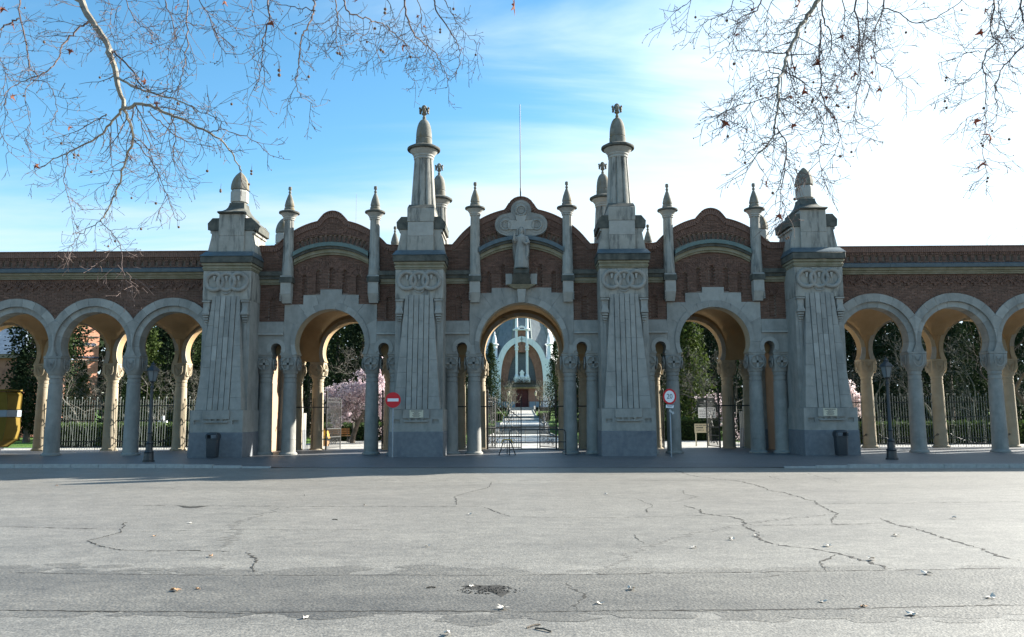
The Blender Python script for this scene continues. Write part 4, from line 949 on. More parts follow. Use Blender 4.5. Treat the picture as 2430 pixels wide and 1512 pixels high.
# ------------------------------------------------------------------ street furniture in front
LAMPG = mat('frosted_lamp_glass', (.10, .12, .13), (.13, .15, .16), 10, .3, spec=.5)
def street_lamp(x, y, label, h=3.2):
    t = thing('street_lamp', label, 'street lamp', (x, y, 0), 'cast iron lamps on the pavement')
    puts('base', MB().lathe([(.21, 0), (.21, .05), (.18, .07), (.16, .30), (.18, .34), (.13, .40), (.11, .62), (.13, .66), (.09, .72)], 0, 0, 12), BLACKM, t, ang=20)
    puts('post', MB().lathe([(.085, .72), (.075, 1.0), (.095, 1.03), (.07, 1.08), (.05, h-.55), (.07, h-.53), (.07, h-.50), (.045, h-.46), (.055, h-.34), (.11, h-.30)], 0, 0, 14), BLACKM, t)
    l = puts('lantern', MB().lathe([(.11, h-.30), (.13, h-.28), (.21, h+.08), (.20, h+.085)], 0, 0, 6), LAMPG, t, ang=20)
    m = MB()
    for k in range(6): a = 2*pi*k/6; m.tube([(.13*cos(a), .13*sin(a), h-.29), (.215*cos(a), .215*sin(a), h+.09)], .012, 4)
    put('lantern_frame', m, BLACKM, l)
    puts('lantern_roof', MB().lathe([(.27, h+.085), (.26, h+.11), (.17, h+.20), (.09, h+.26), (.08, h+.31), (.10, h+.33), (.03, h+.38), (.01, h+.44)], 0, 0, 6), BLACKM, l, ang=20)
street_lamp(-13.55, -4.4, 'dark cast iron street lamp on the pavement left of the gate'); street_lamp(13.1, -4.7, 'dark cast iron street lamp on the pavement right of the gate')
BINM = mat('bin_plastic', (.02, .026, .032), (.03, .036, .042), 10, .5, spec=.5)
def bin_(x, y, label):
    t = thing('litter_bin', label, 'litter bin', (x, y, 0), 'dark litter bins at the outer pylons')
    pf = lambda hx, hy, z: [(hx*(abs(cos(a))**.45)*(1 if cos(a) > 0 else -1), hy*(abs(sin(a))**.45)*(1 if sin(a) > 0 else -1), z) for a in [2*pi*i/28 for i in range(28)]]
    def loft(L): m = MB(); [m.v.extend(r) for r in L]; [m.f.append((i*28+k, i*28+(k+1) % 28, (i+1)*28+(k+1) % 28, (i+1)*28+k)) for i in range(len(L)-1) for k in range(28)]; m.f.append(tuple(range(27, -1, -1))); m.f.append(tuple((len(L)-1)*28+k for k in range(28))); return m
    puts('body', loft([pf(.19, .17, .03), pf(.21, .18, .06), pf(.225, .20, .70)]), BINM, t)
    puts('rim', loft([pf(.235, .21, .70), pf(.24, .215, .72), pf(.24, .215, .76)]), BINM, t)
    puts('hood_post', loft([pf(.235, .205, .762), pf(.235, .205, .764)]).box(-.235, -.17, -.19, .19, .764, .90).box(.17, .235, -.19, .19, .764, .90), BINM, t)
    puts('lid', loft([pf(.24, .21, .90), pf(.245, .215, .92), pf(.22, .19, .97), pf(.12, .10, 1.0)]), BINM, t)
bin_(-12.02, -2.35, 'dark litter bin in front of the left outer pylon'); bin_(12.25, -2.35, 'dark litter bin in front of the right outer pylon')
REDS = mat('sign_red', (.55, .012, .02), rough=.45); WHS = mat('sign_white', (.72, .73, .74), rough=.5); NAVY = mat('sign_ink', (.02, .03, .06), rough=.6); GALV = mat('galvanised_steel', (.20, .22, .24), (.26, .28, .30), 12, .45, metal=.5)
SIGND = mat('sign_dark_green', (.02, .03, .028), (.028, .038, .035), 8, .5); CREAM = mat('cream_sign_paint', (.48, .44, .33), (.56, .52, .40), 5, .6); WOODM = mat('bench_wood', (.25, .13, .05), (.34, .19, .08), 8, .7); GREYT = mat('grey_lettering', (.42, .43, .43), rough=.6)
def disc(r, y0, y1, z, n=40): return MB().plate([(r*cos(2*pi*i/n), z+r*sin(2*pi*i/n)) for i in range(n)], y0, y1)
def text(par, s_, x, y, z, size, m, align='CENTER', sx=1, name='lettering'):
    cu = bpy.data.curves.new('lettering', 'FONT'); cu.body = s_; cu.size = size; cu.align_x = align; cu.align_y = 'CENTER'; cu.extrude = .0015; cu.resolution_u = 3
    tmp = bpy.data.objects.new('tmp', cu); me = bpy.data.meshes.new_from_object(tmp); bpy.data.objects.remove(tmp); me.materials.clear(); me.materials.append(m)
    o = ob(name, me, par); o.location = (x, y, z); o.rotation_euler = (pi/2, 0, 0); o.scale = (sx, 1, 1); return o
def signs():
    t = thing('no_entry_sign', 'red round no-entry sign with white bar on a grey pole', 'road sign', (-5.03, -2.35, 0))
    puts('pole', MB().lathe([(.03, -.02), (.03, 2.5), (.02, 2.52)], 0, .04, 10), GALV, t); puts('disc', disc(.30, -.012, .012, 2.22), REDS, t); puts('bar', MB().box(-.215, .215, -.018, -.013, 2.165, 2.28), WHS, t)
    t = thing('speed_limit_sign', 'round speed limit sign reading 20 with red rim, small plates below', 'road sign', (5.68, -2.6, 0))
    puts('pole', MB().lathe([(.03, -.02), (.03, 2.55), (.02, 2.57)], .02, .05, 10), GALV, t); puts('disc', disc(.30, -.010, .010, 2.30).add([(x*.60, y, z) for x, y, z in []], []), REDS, t)
    puts('face', disc(.228, -.015, -.0105, 2.30), WHS, t); text(t, '20', .0, -.018, 2.30, .27, NAVY, sx=.85)
    for ch in t.children:
        if ch.name.startswith(('disc', 'face')): ch.scale = (.85, 1, 1)
    puts('supplementary_plate', MB().plate([(-.17, 1.86), (.15, 1.84), (.18, 1.99), (-.16, 2.0)], -.010, .006), NAVY, t); puts('plate_face', MB().plate([(-.155, 1.872), (.14, 1.855), (.165, 1.978), (-.148, 1.988)], -.014, -.0105), WHS, t)
    for k, w in enumerate((.22, .18)):
        m = MB(); x = -w/2
        while x < w/2: l = random.uniform(.015, .03); m.box(x, x+l, -.0165, -.0142, 1.945-k*.045, 1.965-k*.045); x += l+.008
        put('small_print', m, NAVY, t)
    puts('arrow_plate', MB().plate([(-.04, 1.74), (.08, 1.66), (.07, 1.61), (.16, 1.64), (.15, 1.74), (.12, 1.70), (.02, 1.79), (-.02, 1.80)], -.012, .006), GREYT, t)
    # large notice board inside the right passage
    def lines(par, x0, x1, z, h, y, m, n=1):
        q = MB(); x = x0
        while x < x1: l = random.uniform(h*.5, h*1.1); q.box(x, min(x+l, x1), y-.002, y, z, z+h); x += l+(h*.9 if random.random() < .18 else h*.25)
        put('small_print', q, m, par)
    p = at(1678, 975, 13); t = thing('notice_board', 'dark notice board with two emblems above and a white panel below, behind the right arch', 'notice board', (p.x, 13, 0))
    s_ = 46.5/1890
    z = lambda y: 1.65+(981-y)*s_
    puts('board', MB().box(-.60, .60, -.02, .02, z(976), z(955)), SIGND, t); puts('board', MB().box(-.54, .46, -.018, .018, z(954.5), z(945)), SIGND, t)
    puts('white_panel', MB().box(-.52, .48, -.04, -.021, z(991.5), z(967)), WHS, t)
    text(t, 'EMPRESA MIXTA DE SERVICIOS', -.0, -.024, z(961), .085, GREYT, sx=.75); text(t, 'FUNERARIOS DE MADRID', -.06, -.024, z(964.2), .075, GREYT, sx=.75); text(t, 'CEMENTERIO ALMUDENA', .1, -.024, z(957.5), .06, GREYT, sx=.8)
    for x in (-.12, .22): puts('emblem', MB().plate([(x-.045, z(954.5)), (x+.045, z(954.5)), (x+.05, z(951)), (x+.03, z(950)), (x, z(951)), (x-.05, z(950.2))], -.026, -.019), GREYT, t)
    for k in range(6): lines(t, -.46 if k else -.2, (.42, .45, -.1, .44, .40, .45)[k], z(970.5+k*3.6), .035, -.0415, NAVY)
    for x in (-.02,): puts('post', MB().box(x-.03, x+.03, .022, .08, -.06, z(955)), GREYT, t)
    # cream sign with arrow
    p = at(1665, 1015, 8.8); t = thing('direction_sign', 'cream board on two posts reading CAPILLA with an upward arrow', 'sign', (p.x, 8.8, 0)); s_ = 42.3/1890
    puts('board', MB().box(-.375, .375, -.015, .015, z(1026), z(1005)), CREAM, t)
    for x in (-.30, .345): puts('post', MB().box(x-.03, x+.03, .016, .07, -.08, z(1006)), CREAM, t)
    lines(t, -.33, .33, z(1009.5), .04, -.0165, NAVY); text(t, 'TE HORNO', -.08, -.018, z(1014.5), .095, NAVY, sx=.85) if False else lines(t, -.28, .08, z(1015.5), .06, -.0165, NAVY)
    text(t, 'CAPILLA', -.09, -.018, z(1020.5), .125, NAVY, sx=.85)
    puts('arrow', MB().plate([(.235, z(1024)), (.265, z(1024)), (.265, z(1014)), (.30, z(1014)), (.25, z(1011.5)), (.20, z(1014)), (.235, z(1014))], -.0185, -.0155), NAVY, t)
    # wall plaques
    for P, dx in ((PYL[1], .02), (PYL[3], -.05)):
        a = puts('plaque', MB().box(dx-.27, dx+.27, -1.856, -1.842, 1.535, 1.83), CREAM, P)
        for k, (w, h, zz) in enumerate(((.42, .035, 1.775), (.18, .022, 1.725), (.3, .02, 1.685), (.24, .02, 1.645), (.32, .02, 1.605), (.26, .02, 1.565))):
            q = MB(); x = -w/2
            while x < w/2: l = random.uniform(.012, .03); q.box(dx+x, dx+min(x+l, w/2), -1.859, -1.8565, zz, zz+h); x += l+.008
            o = put('small_print', q, NAVY, P)
signs()
def yellow_container():
    YB = mat('yellow_container_paint', (.135, .088, .008), (.175, .115, .012), 3, .8, stain=(.25, .16, .03), samt=.4); GB = mat('grey_band', (.22, .26, .29), (.26, .30, .33), 5, .5)
    t = thing('waste_container', 'large yellow container with a grey band at the left picture edge', 'container', (-24.25, 1.6, 0))
    # body in X/Z: front face with chamfered lower corner
    bev(puts('lower_body', MB().plate([(-1.9, .30), (1.0, .30), (1.42, .62), (1.50, 1.05), (1.50, 1.62), (-1.9, 1.62)], 0, 1.0), YB, t), .04)
    bev(puts('band', MB().box(-1.92, 1.53, -.03, 1.03, 1.622, 1.93), GB, t), .02)
    bev(puts('upper_body', MB().plate([(-1.9, 1.932), (1.49, 1.932), (1.49, 2.62), (1.40, 2.72), (-1.9, 2.78)], .01, .99), YB, t), .04)
    puts('lid_lip', MB().box(-1.92, 1.50, -.03, 1.03, 2.785, 2.84), YB, t)
    puts('chassis', MB().box(-1.8, .9, .15, .9, .18, .299), BLACKM, t)
    for x in (-1.3, .62):
        for y in (.15, .8): puts('wheel', MB().tube([(x, y, .15), (x, y+.1, .15)], .15, 16), BLACKM, t)
yellow_container()
def bench(x, y, rz, label, z=-.05):
    t = thing('bench', label, 'bench', (x, y, z), rz=rz)
    for k in range(3): put('seat_slat', MB().box(-.8, .8, -.20+k*.14, -.08+k*.14, .42, .45), WOODM, t)
    for k in range(3): put('back_slat', MB().box(-.8, .8, .24+k*.02, .265+k*.02, .52+k*.13, .63+k*.13), WOODM, t)
    for s in (-1, 1): put('leg_frame', MB().tube([(s*.65, -.2, 0), (s*.65, -.18, .41), (s*.65, .22, .41), (s*.65, .30, .9)], .02, 6).tube([(s*.65, .2, .41), (s*.65, .28, 0)], .02, 6), IRON, t)
p = atg(800, 1052, -.05); bench(p.x, p.y, radians(25), 'wooden slatted park bench under the pink blossom tree')
def handcart():
    p = atg(731, 1071, -.05); t = thing('handcart', 'small handcart with yellow box between the left arch rear columns', 'cart', (p.x, 7.4, -.05))
    put('box', MB().box(-.30, .30, -.2, .25, .52, .90, tx=.1), YELP, t); put('crate', MB().box(-.26, .26, -.22, .22, .14, .40), WOODM, t)
    put('frame', MB().tube([(-.32, -.25, 0), (-.32, -.25, .75)], .015, 6).tube([(.32, -.25, 0), (.32, -.25, .75)], .015, 6).tube([(-.32, -.25, .45), (.32, -.25, .45)], .015, 6).tube([(-.32, -.25, .6), (.32, -.25, .6)], .015, 6), IRONG, t)
handcart()
# ------------------------------------------------------------------ cemetery behind the gate
LEAFC = mat('conifer_needles', (.016, .030, .012), (.038, .058, .02), .9, .9, spec=.08, trans=.15)
LEAFY = mat('yew_foliage', (.03, .052, .012), (.065, .09, .02), 1.2, .8, spec=.2, trans=.3)
LEAFB = mat('dark_cypress', (.010, .019, .011), (.024, .036, .018), 1.2, .95, spec=.03, trans=.08)
PINKB = mat('pink_blossom', (.60, .48, .52), (.76, .66, .69), 3, .8, spec=.1, trans=.45)
WHITEB = mat('pale_blossom', (.66, .55, .56), (.80, .72, .72), 3, .8, spec=.1, trans=.45)
BARK = mat('bark', (.07, .058, .045), (.13, .11, .09), 6, .95, .5, 50)
BARKP = mat('plane_bark', (.20, .185, .14), (.34, .32, .25), 5, .9, .4, 50, stain=(.10, .085, .06), ssc=(6, 6, 4), samt=.7)
BARKG = mat('grey_bark', (.085, .078, .066), (.14, .13, .11), 5, .95)
TWIG = mat('twig_bark', (.075, .06, .05), (.13, .10, .08), 9, .95)
HEDGE = mat('hedge_leaves', (.03, .06, .014), (.07, .11, .03), 2, .85, trans=.2)
def leaf_quad(mb, p, s, rnd, up=.3):
    a = rnd.uniform(0, 2*pi); t = rnd.uniform(-1, 1); u = Vector((cos(a)*sqrt(1-t*t), sin(a)*sqrt(1-t*t), t))
    v = u.orthogonal().normalized(); q = rnd.uniform(0, 2*pi); w = (Matrix.Rotation(q, 3, u) @ v)
    x = u.cross(w)
    mb.add([p+w*s, p+x*s*.55, p-w*s*.8, p-x*s*.5], [(0, 1, 2, 3)])
def conifer_mesh(seed, H=12, Rb=2.6, n=7000, mt=LEAFC, dens=1, droop=.35, col=False):
    rnd = random.Random(seed); mb = MB()
    whorls = int(H*3.2)
    for i in range(whorls):
        t = (i+.5)/whorls; z = H*(.06+.92*t); rr = Rb*((1-t)**.8*(1.05-.25*rnd.random())+.05) if not col else Rb*(min(1, (1-t)*3.2)**.6)*(min(1, t*6+.5))*(.85+.3*rnd.random())
        nb = 7 if not col else 8
        for k in range(nb):
            a = 2*pi*k/nb+rnd.uniform(-.4, .4)+i; L = rr*rnd.uniform(.7, 1.12); m = max(6, int(n/(whorls*nb)))
            for j in range(m):
                f = rnd.random()**.55; d = L*f; wdt = .16*L+.10
                if col: p = Vector((cos(a)*d+rnd.gauss(0, wdt*.6), sin(a)*d+rnd.gauss(0, wdt*.6), z+d*.9+rnd.gauss(0, .22)))
                else: p = Vector((cos(a)*d+rnd.gauss(0, wdt*.6), sin(a)*d+rnd.gauss(0, wdt*.6), z-droop*d*f+rnd.gauss(0, .13)))
                leaf_quad(mb, p, rnd.uniform(.07, .17), rnd)
    return mb.mesh('crown', mt)
def trunk_mesh(H, r): return MB().lathe([(r*1.3, -.1), (r, .5), (r*.7, H*.5), (r*.15, H)], 0, 0, 8).mesh('trunk', BARK)
def tree(name, label, cat, group, px, Y, z, crown, H, sc=(1, 1, 1), rz=0, x=None, r=.18):
    X = at(px, 900, Y).x if x is None else x
    t = thing(name, label, cat, (X, Y, z), group, rz); t.scale = sc
    ob('crown', crown, t); ob('trunk', trunk_mesh(H*.9, r), t); return t
CON = [conifer_mesh(1), conifer_mesh(2, 12, 3.1, 8000, LEAFB), conifer_mesh(3, 10, 2.6, 7000, LEAFY, droop=.5)]
CYP = [conifer_mesh(4, 12, 1.15, 8000, LEAFB, col=True), conifer_mesh(5, 11, 1.3, 7500, LEAFC, col=True)]
def bare(seed, H=9, spread=.9, levels=5, r0=.14, mt=TWIG, curve=.25, nb=(3, 4), first=.28, leaves=None, lm=None, lsz=.05, up=.12):
    rnd = random.Random(seed); big = MB(); tw = MB(); lf = MB()
    def grow(p, d, L, r, lv):
        n = 4 if lv < 3 else 3; pts = [p]; rs = [r]; q = p; dd = d
        for i in range(n):
            dd = (dd+Vector((rnd.gauss(0, curve), rnd.gauss(0, curve), rnd.gauss(0, curve)+up))).normalized(); q = q+dd*L/n; pts.append(q); rs.append(r*(1-.45*(i+1)/n))
        (big if lv < 2 else tw).tube(pts, rs, 6 if lv < 2 else 3, cap=False)
        if leaves and lv >= levels-2:
            for _ in range(leaves):
                i = rnd.randint(0, n-1); f = rnd.random(); b = pts[i]+(pts[i+1]-pts[i])*f+Vector((rnd.gauss(0, .05), rnd.gauss(0, .05), rnd.gauss(0, .05))); leaf_quad(lf, b, lsz*rnd.uniform(.6, 1.3), rnd)
        if lv >= levels: return
        for k in range(rnd.randint(*nb)):
            i = rnd.randint(1, n); s = pts[i] if k else pts[-1]; u = dd.orthogonal().normalized(); u = Matrix.Rotation(rnd.uniform(0, 2*pi), 3, dd) @ u
            nd = (dd*rnd.uniform(.5, 1.0)+u*spread*rnd.uniform(.5, 1)).normalized(); grow(s, nd, L*rnd.uniform(.55, .8), max(.006, rs[min(i, n)]*.62), lv+1)
    grow(Vector((0, 0, 0)), Vector((0, 0, 1)), H*first, r0, 0)
    return big, tw, lf
def bare_tree(label, cat, group, X, Y, z, seed, name='bare_tree', mt=TWIG, bm=BARK, lm=None, scale=1, **k):
    b, t, l = bare(seed, mt=mt, **k); o = thing(name, label, cat, (X, Y, z), group); o.scale = (scale,)*3
    put('trunk', b, bm, o); put('branches', t, mt, o)
    if l.v: put('blossom', l, lm, o)
    return o
def garden():
    G1 = 'dark evergreens behind the gate'
    spec = [(52, 23, 1, .55, 'dense dark conifer behind the yellow container'), (72, 19, 3, 1.15, 'dark columnar cypress left of the first left arcade column'), (140, 26, 4, .8, 'yellow-green yew in the outermost whole left arch'), (196, 26, 2, .58, 'small mid green conifer below the orange brick building'), (285, 34, 1, .85, 'dark conifer behind the arcade column second from the left outer pylon'),
            (345, 24, 2, .95, 'bright-edged conifer behind the left street lamp'), (395, 28, 1, 1.0, 'dark spreading conifer between street lamp and left outer pylon'), (455, 22, 4, .95, 'slender conifer beside the left outer pylon'), (520, 30, 0, 1.0, 'conifer hidden mostly by the left outer pylon'),
            (735, 27, 1, 1.05, 'dark conifer behind the paired columns of the left arch'), (800, 34, 0, 1.15, 'tall conifer above the pink blossom in the left arch'), (860, 31, 1, 1.1, 'dark conifer at the right edge of the left arch'), (925, 28, 3, 1.0, 'dark cypress behind the no-entry sign'), (985, 36, 1, 1.2, 'conifer behind the left inner pylon'),
            (1085, 44, 0, 1.0, 'conifer left of the chapel path seen beside the paired columns'), (1395, 44, 1, 1.0, 'conifer right of the chapel path seen beside the paired columns'),
            (1560, 32, 1, 1.1, 'dark conifer behind the right inner pylon'), (1636, 21, 2, 1.0, 'sunlit green yew beside the notice board'), (1690, 30, 1, 1.15, 'dark conifer behind the notice board'), (1745, 26, 0, 1.0, 'conifer behind the paired rear columns of the right arch'), (1830, 29, 1, 1.0, 'dark conifer right of the right arch'),
            (2030, 31, 1, 1.15, 'dark conifer next to the right outer pylon'), (2105, 26, 1, 1.05, 'near-black conifer behind the right street lamp'), (2160, 33, 1, 1.2, 'dark conifer behind the first right arcade column'), (2255, 27, 1, 1.0, 'dark conifer in the second right arcade arch'), (2330, 32, 0, 1.15, 'conifer at the right side of the second right arch'), (2410, 26, 1, 1.0, 'dark conifer at the right picture edge'), (164, 40, 3, 1.25, 'far dark cypress just left of the orange brick building'), (100, 38, 1, .9, 'far dark conifer between the two leftmost arches'), (2210, 42, 0, 1.3, 'far conifer seen between right arcade columns'), (1610, 44, 1, 1.3, 'far dark conifer at the left of the right arch'), (420, 42, 1, 1.25, 'far dark conifer left of the left outer pylon'), (330, 46, 1, 1.0, 'far dark conifer in the arch nearest the left lamp')]
    for px, Y, k, sc, lab in spec:
        me, H = ((CON[k], (12, 12, 10)[k]) if k < 3 else (CYP[k-3], (12, 11)[k-3]))
        hmax = (1.65+.185*(Y+33.5)-gz(Y))/H; s = min(sc, hmax)
        tree('conifer' if k < 3 else 'cypress', lab, 'conifer' if k < 3 else 'cypress', None, px, Y, gz(Y)-.05, me, H, (sc, sc, s), rz=random.uniform(0, 6))
    # trees flanking the chapel axis
    for px, Y, k, sx, sz, lab in ((1132, 38, 1, .62, .82, 'drooping dark cedar at the left edge of the central arch'), (1352, 40, 1, .62, .75, 'dark cedar at the right edge of the central arch'), (1165, 78, 0, .9, .9, 'conifer left of the chapel front'), (1318, 84, 0, .9, .95, 'conifer right of the chapel front'), (1105, 96, 1, 1.3, 1.5, 'tall dark conifer far left of the chapel'), (1378, 96, 1, 1.3, 1.5, 'tall dark conifer far right of the chapel')):
        tree('cedar', lab, 'conifer', None, px, Y, gz(Y), CON[k], 12, (sx, sx, sz), rz=random.uniform(0, 6))
    for px, Y, s, H, lab in ((205, 17, 11, 8.5, 'leafless tree with pale twigs in the outermost whole left arch'), (385, 16, 12, 9, 'leafless tree reaching over the left lamp arch'), (465, 18, 13, 8, 'leafless tree against the left outer pylon'), (830, 17, 14, 10, 'leafless tree above the pink blossom'), (1665, 18, 15, 10, 'leafless tree with sunlit twigs in the right arch'), (2090, 20, 16, 10, 'leafless tree in the first right arcade arch'), (2230, 17, 17, 9, 'leafless tree in the second right arcade arch, left part'), (2300, 20, 18, 10, 'leafless tree in the second right arcade arch, right part'), (2420, 18, 19, 9, 'leafless tree at the right picture edge'), (250, 24, 20, 9, 'leafless tree between two left arcade columns'), (1740, 21, 21, 9, 'leafless tree beside the right outer pylon')):
        bare_tree(lab, 'bare tree', 'leafless trees behind the gate', at(px, 900, Y).x, Y, gz(Y), s, H=H, levels=6, r0=.10, nb=(3, 3), bm=BARKG, mt=BARKG, up=.06)
    for px, lab in ((2275, 'leafless tree whose twig tips rise above the right parapet'), (2410, 'tall leafless tree whose top peeks over the parapet at the right edge')):
        bare_tree(lab, 'bare tree', None, at(px, 600, 12).x, 12, 0, px, H=13.6 if px < 2300 else 13, levels=5, r0=.16, nb=(3, 3), first=.36, up=.25)
    # blossom
    p = at(838, 930, 15); bare_tree('pink blossoming plum tree filling the left arch', 'blossom tree', None, p.x, 15, -.05, 31, name='blossom_tree', scale=1.68, H=5.6, levels=6, spread=1.25, r0=.10, first=.24, nb=(3, 4), leaves=9, lm=PINKB, lsz=.045, up=.03)
    p = at(2030, 930, 13); bare_tree('pale blossoming tree behind the column next to the right outer pylon', 'blossom tree', None, p.x-.2, 13, -.05, 33, name='blossom_tree', scale=1.25, H=5.4, levels=6, spread=1.1, r0=.10, first=.25, nb=(3, 3), leaves=9, lm=WHITEB, lsz=.05, up=.1)
    p = at(1748, 900, 17); bare_tree('dusky pink blossom tree seen between the rear columns of the right arch', 'blossom tree', None, p.x, 17, -.05, 35, name='blossom_tree', H=5.4, levels=5, spread=.8, r0=.09, nb=(3, 4), leaves=3, lm=PINKB, lsz=.05)
    # hedges and shrubs
    def hedge(x0, x1, y0, y1, h, label, n=2600, m=HEDGE, z=None, sz=.07):
        rnd = random.Random(int(x0*7+y0)); mb = MB(); z0 = gz((y0+y1)/2) if z is None else z
        for i in range(n):
            f = rnd.randint(0, 4); p = Vector((rnd.uniform(x0, x1), rnd.uniform(y0, y1), rnd.uniform(0, h)))
            if f == 0: p.y = y0+rnd.gauss(0, .05)
            elif f == 1: p.z = h+rnd.gauss(0, .05)
            elif f == 2: p.x = x0+rnd.gauss(0, .05)
            elif f == 3: p.x = x1+rnd.gauss(0, .05)
            leaf_quad(mb, p-Vector(((x0+x1)/2, (y0+y1)/2, 0)), sz*rnd.uniform(.6, 1.3), rnd)
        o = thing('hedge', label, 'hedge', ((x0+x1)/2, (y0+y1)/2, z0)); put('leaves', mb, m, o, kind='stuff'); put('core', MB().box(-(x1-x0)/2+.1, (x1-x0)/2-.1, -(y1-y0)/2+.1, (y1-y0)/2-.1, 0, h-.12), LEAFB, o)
    hedge(-26, -13.2, 10.5, 11.6, 1.25, 'clipped hedge behind the left arcade fence', 9000, sz=.09); hedge(13.2, 28, 10.5, 11.6, 1.15, 'clipped hedge behind the right arcade fence', 9000, sz=.09)
    hedge(6.6, 12.5, 17.5, 18.8, 1.35, 'clipped hedge behind the notice board', 5000, z=-.05); hedge(-13, -8.2, 19, 20.2, 1.1, 'dark hedge behind the park bench', 4000)
    hedge(-5.4, -3.3, 34, 38, .9, 'low dark hedge left of the path steps', 3000, z=.3); hedge(3.3, 5.4, 34, 38, .9, 'low dark hedge right of the path steps', 3000, z=.3)
    hedge(-5.6, -3.9, 52, 55, 1.5, 'box-shaped hedge block left of the upper path', 2500, sz=.1); hedge(3.9, 5.6, 52, 55, 1.6, 'box-shaped hedge block right of the upper path', 2500, sz=.1)
    hedge(-6.9, -6.0, 58, 60, 1.3, 'second clipped block on the left lawn', 1200, sz=.1)
    hedge(-3.3, -2.5, 62, 96, .7, 'yellow-green border hedge left of the upper path', 3500, m=LEAFY, sz=.12); hedge(2.5, 3.3, 62, 96, .7, 'yellow-green border hedge right of the upper path', 3500, m=LEAFY, sz=.12)
garden()
def paths():
    def quad(pts, m, name, par=None, th=0):
        return put(name, MB().add([(x, y, z) for x, y, z in pts], [tuple(range(len(pts)))]), m, par, **({} if par else {'kind': 'structure'}))
    e = .012
    quad([(-40, 6.001, .0-.045), (40, 6.001, -.045), (40, 10.2, -.05), (-40, 10.2, -.05)], GRAVEL, 'cross_path')
    pa = quad([(-2.9, 10.2, gz(10.2)+e), (2.9, 10.2, gz(10.2)+e), (2.2, 33, gz(33)+e), (-2.2, 33, gz(33)+e)], GRAVEL, 'chapel_path')
    quad([(-14, 10.21, gz(11)+e), (-6.6, 10.21, gz(11)+e), (-4.2, 24, gz(24)+e+.002), (-12, 17.5, gz(17)+e+.002)], GRAVEL, 'side_path'); quad([(5.6, 10.21, gz(11)+e), (13, 10.21, gz(11)+e), (12.5, 16.5, gz(16.5)+e), (4.8, 16.5, gz(16.5)+e)], GRAVEL, 'side_path')
    quad([(-2.0, 36.6, gz(36.6)+e), (2.0, 36.6, gz(36.6)+e), (1.9, 64, gz(64)+e), (-1.9, 64, gz(64)+e)], GRAVEL, 'chapel_path'); quad([(-2.9, 64.3, gz(64.3)+.16), (2.9, 64.3, gz(64.3)+.16), (2.7, 80, gz(80)+.06), (-2.7, 80, gz(80)+.06)], GRAVEL, 'chapel_path')
    quad([(-1.9, 83, 1.36), (1.9, 83, 1.36), (1.9, 115.5, 2.35), (-1.9, 115.5, 2.35)], GRAVEL, 'chapel_path'); quad([(-9, 117.5, 2.96), (9, 117.5, 2.96), (9, 121.5, 2.97), (-9, 121.5, 2.97)], GRAVEL, 'forecourt')
    def steps(n, y0, z0, dy, dz, hw, label):
        t = thing('garden_steps', label, 'steps', (0, y0, z0))
        for k in range(n): bev(put('step', MB().box(-hw, hw, k*dy, k*dy+dy+.5, -.3, (k+1)*dz), STONEL, t), .01)
        for s in (-1, 1): put('side_wall', MB().hexa([(s*hw, -.1, -.3), (s*(hw+.35), -.1, -.3), (s*(hw+.35), n*dy+.5, -.3), (s*hw, n*dy+.5, -.3)][::s], [(s*hw, -.1, .25), (s*(hw+.35), -.1, .25), (s*(hw+.35), n*dy+.5, n*dz+.25), (s*hw, n*dy+.5, n*dz+.25)][::s]), STONE, t)
        return t
    st = steps(6, 33.2, .0, .55, .115, 1.95, 'lowest flight of stone steps on the chapel path')
    for x in (-1.6, 1.9): t = thing('handrail', 'curved pale handrail on the %s side of the lowest steps' % ('left' if x < 0 else 'right'), 'handrail', (x, 33.1, 0)); put('rail', MB().tube([(0, 0, 0), (0, 0, .8), (0, .12, .9), (0, 3.3, 1.55), (0, 3.4, .66)], .03, 6), GALV, t)
    steps(1, 64.0, .86, .4, .15, 3.0, 'single long step midway up the path'); steps(3, 80.4, 1.0, .9, .12, 2.9, 'three shallow steps on the upper path'); steps(4, 115.6, 2.3, .5, .165, 2.2, 'top flight of steps in front of the chapel door')
    for s in (-1, 1):
        for (a, za, b, zb, x0, x1) in ((10.3, gz(10.3), 33, 0, 2.95, 2.25), (36.7, gz(36.7), 64, .85, 2.05, 1.95), (83, 1.36, 115, 2.35, 1.95, 1.95)):
            put('path_kerb', MB().hexa([(s*x0, a, za-.1), (s*(x0+.14), a, za-.1), (s*(x1+.14), b, zb-.1), (s*x1, b, zb-.1)][::s], [(s*x0, a, za+.10), (s*(x0+.14), a, za+.10), (s*(x1+.14), b, zb+.10), (s*x1, b, zb+.10)][::s]), STONEL, pa)
paths()
WHITEW = mat('white_render', (.72, .73, .74), (.80, .81, .82), 2, .8, .1, 20, stain=(.45, .46, .46), samt=.4); GLASSD = mat('dark_green_glazing', (.06, .08, .095), (.09, .115, .135), 1, .3, spec=.5)
ROOFG = mat('blue_grey_zinc_roof', (.10, .13, .15), (.15, .18, .20), 1.2, .5, .1, 10, stain=(.07, .09, .09)); REDD = mat('dark_red_door', (.07, .014, .012), (.10, .02, .018), 3, .6); BLUEST = mat('blue_grey_base_stone', (.20, .24, .27), (.27, .31, .34), 1, .85)
BRICKF = mat('chapel_brick', (.24, .11, .08), (.33, .17, .12), 2, .9, stain=(.16, .08, .06))
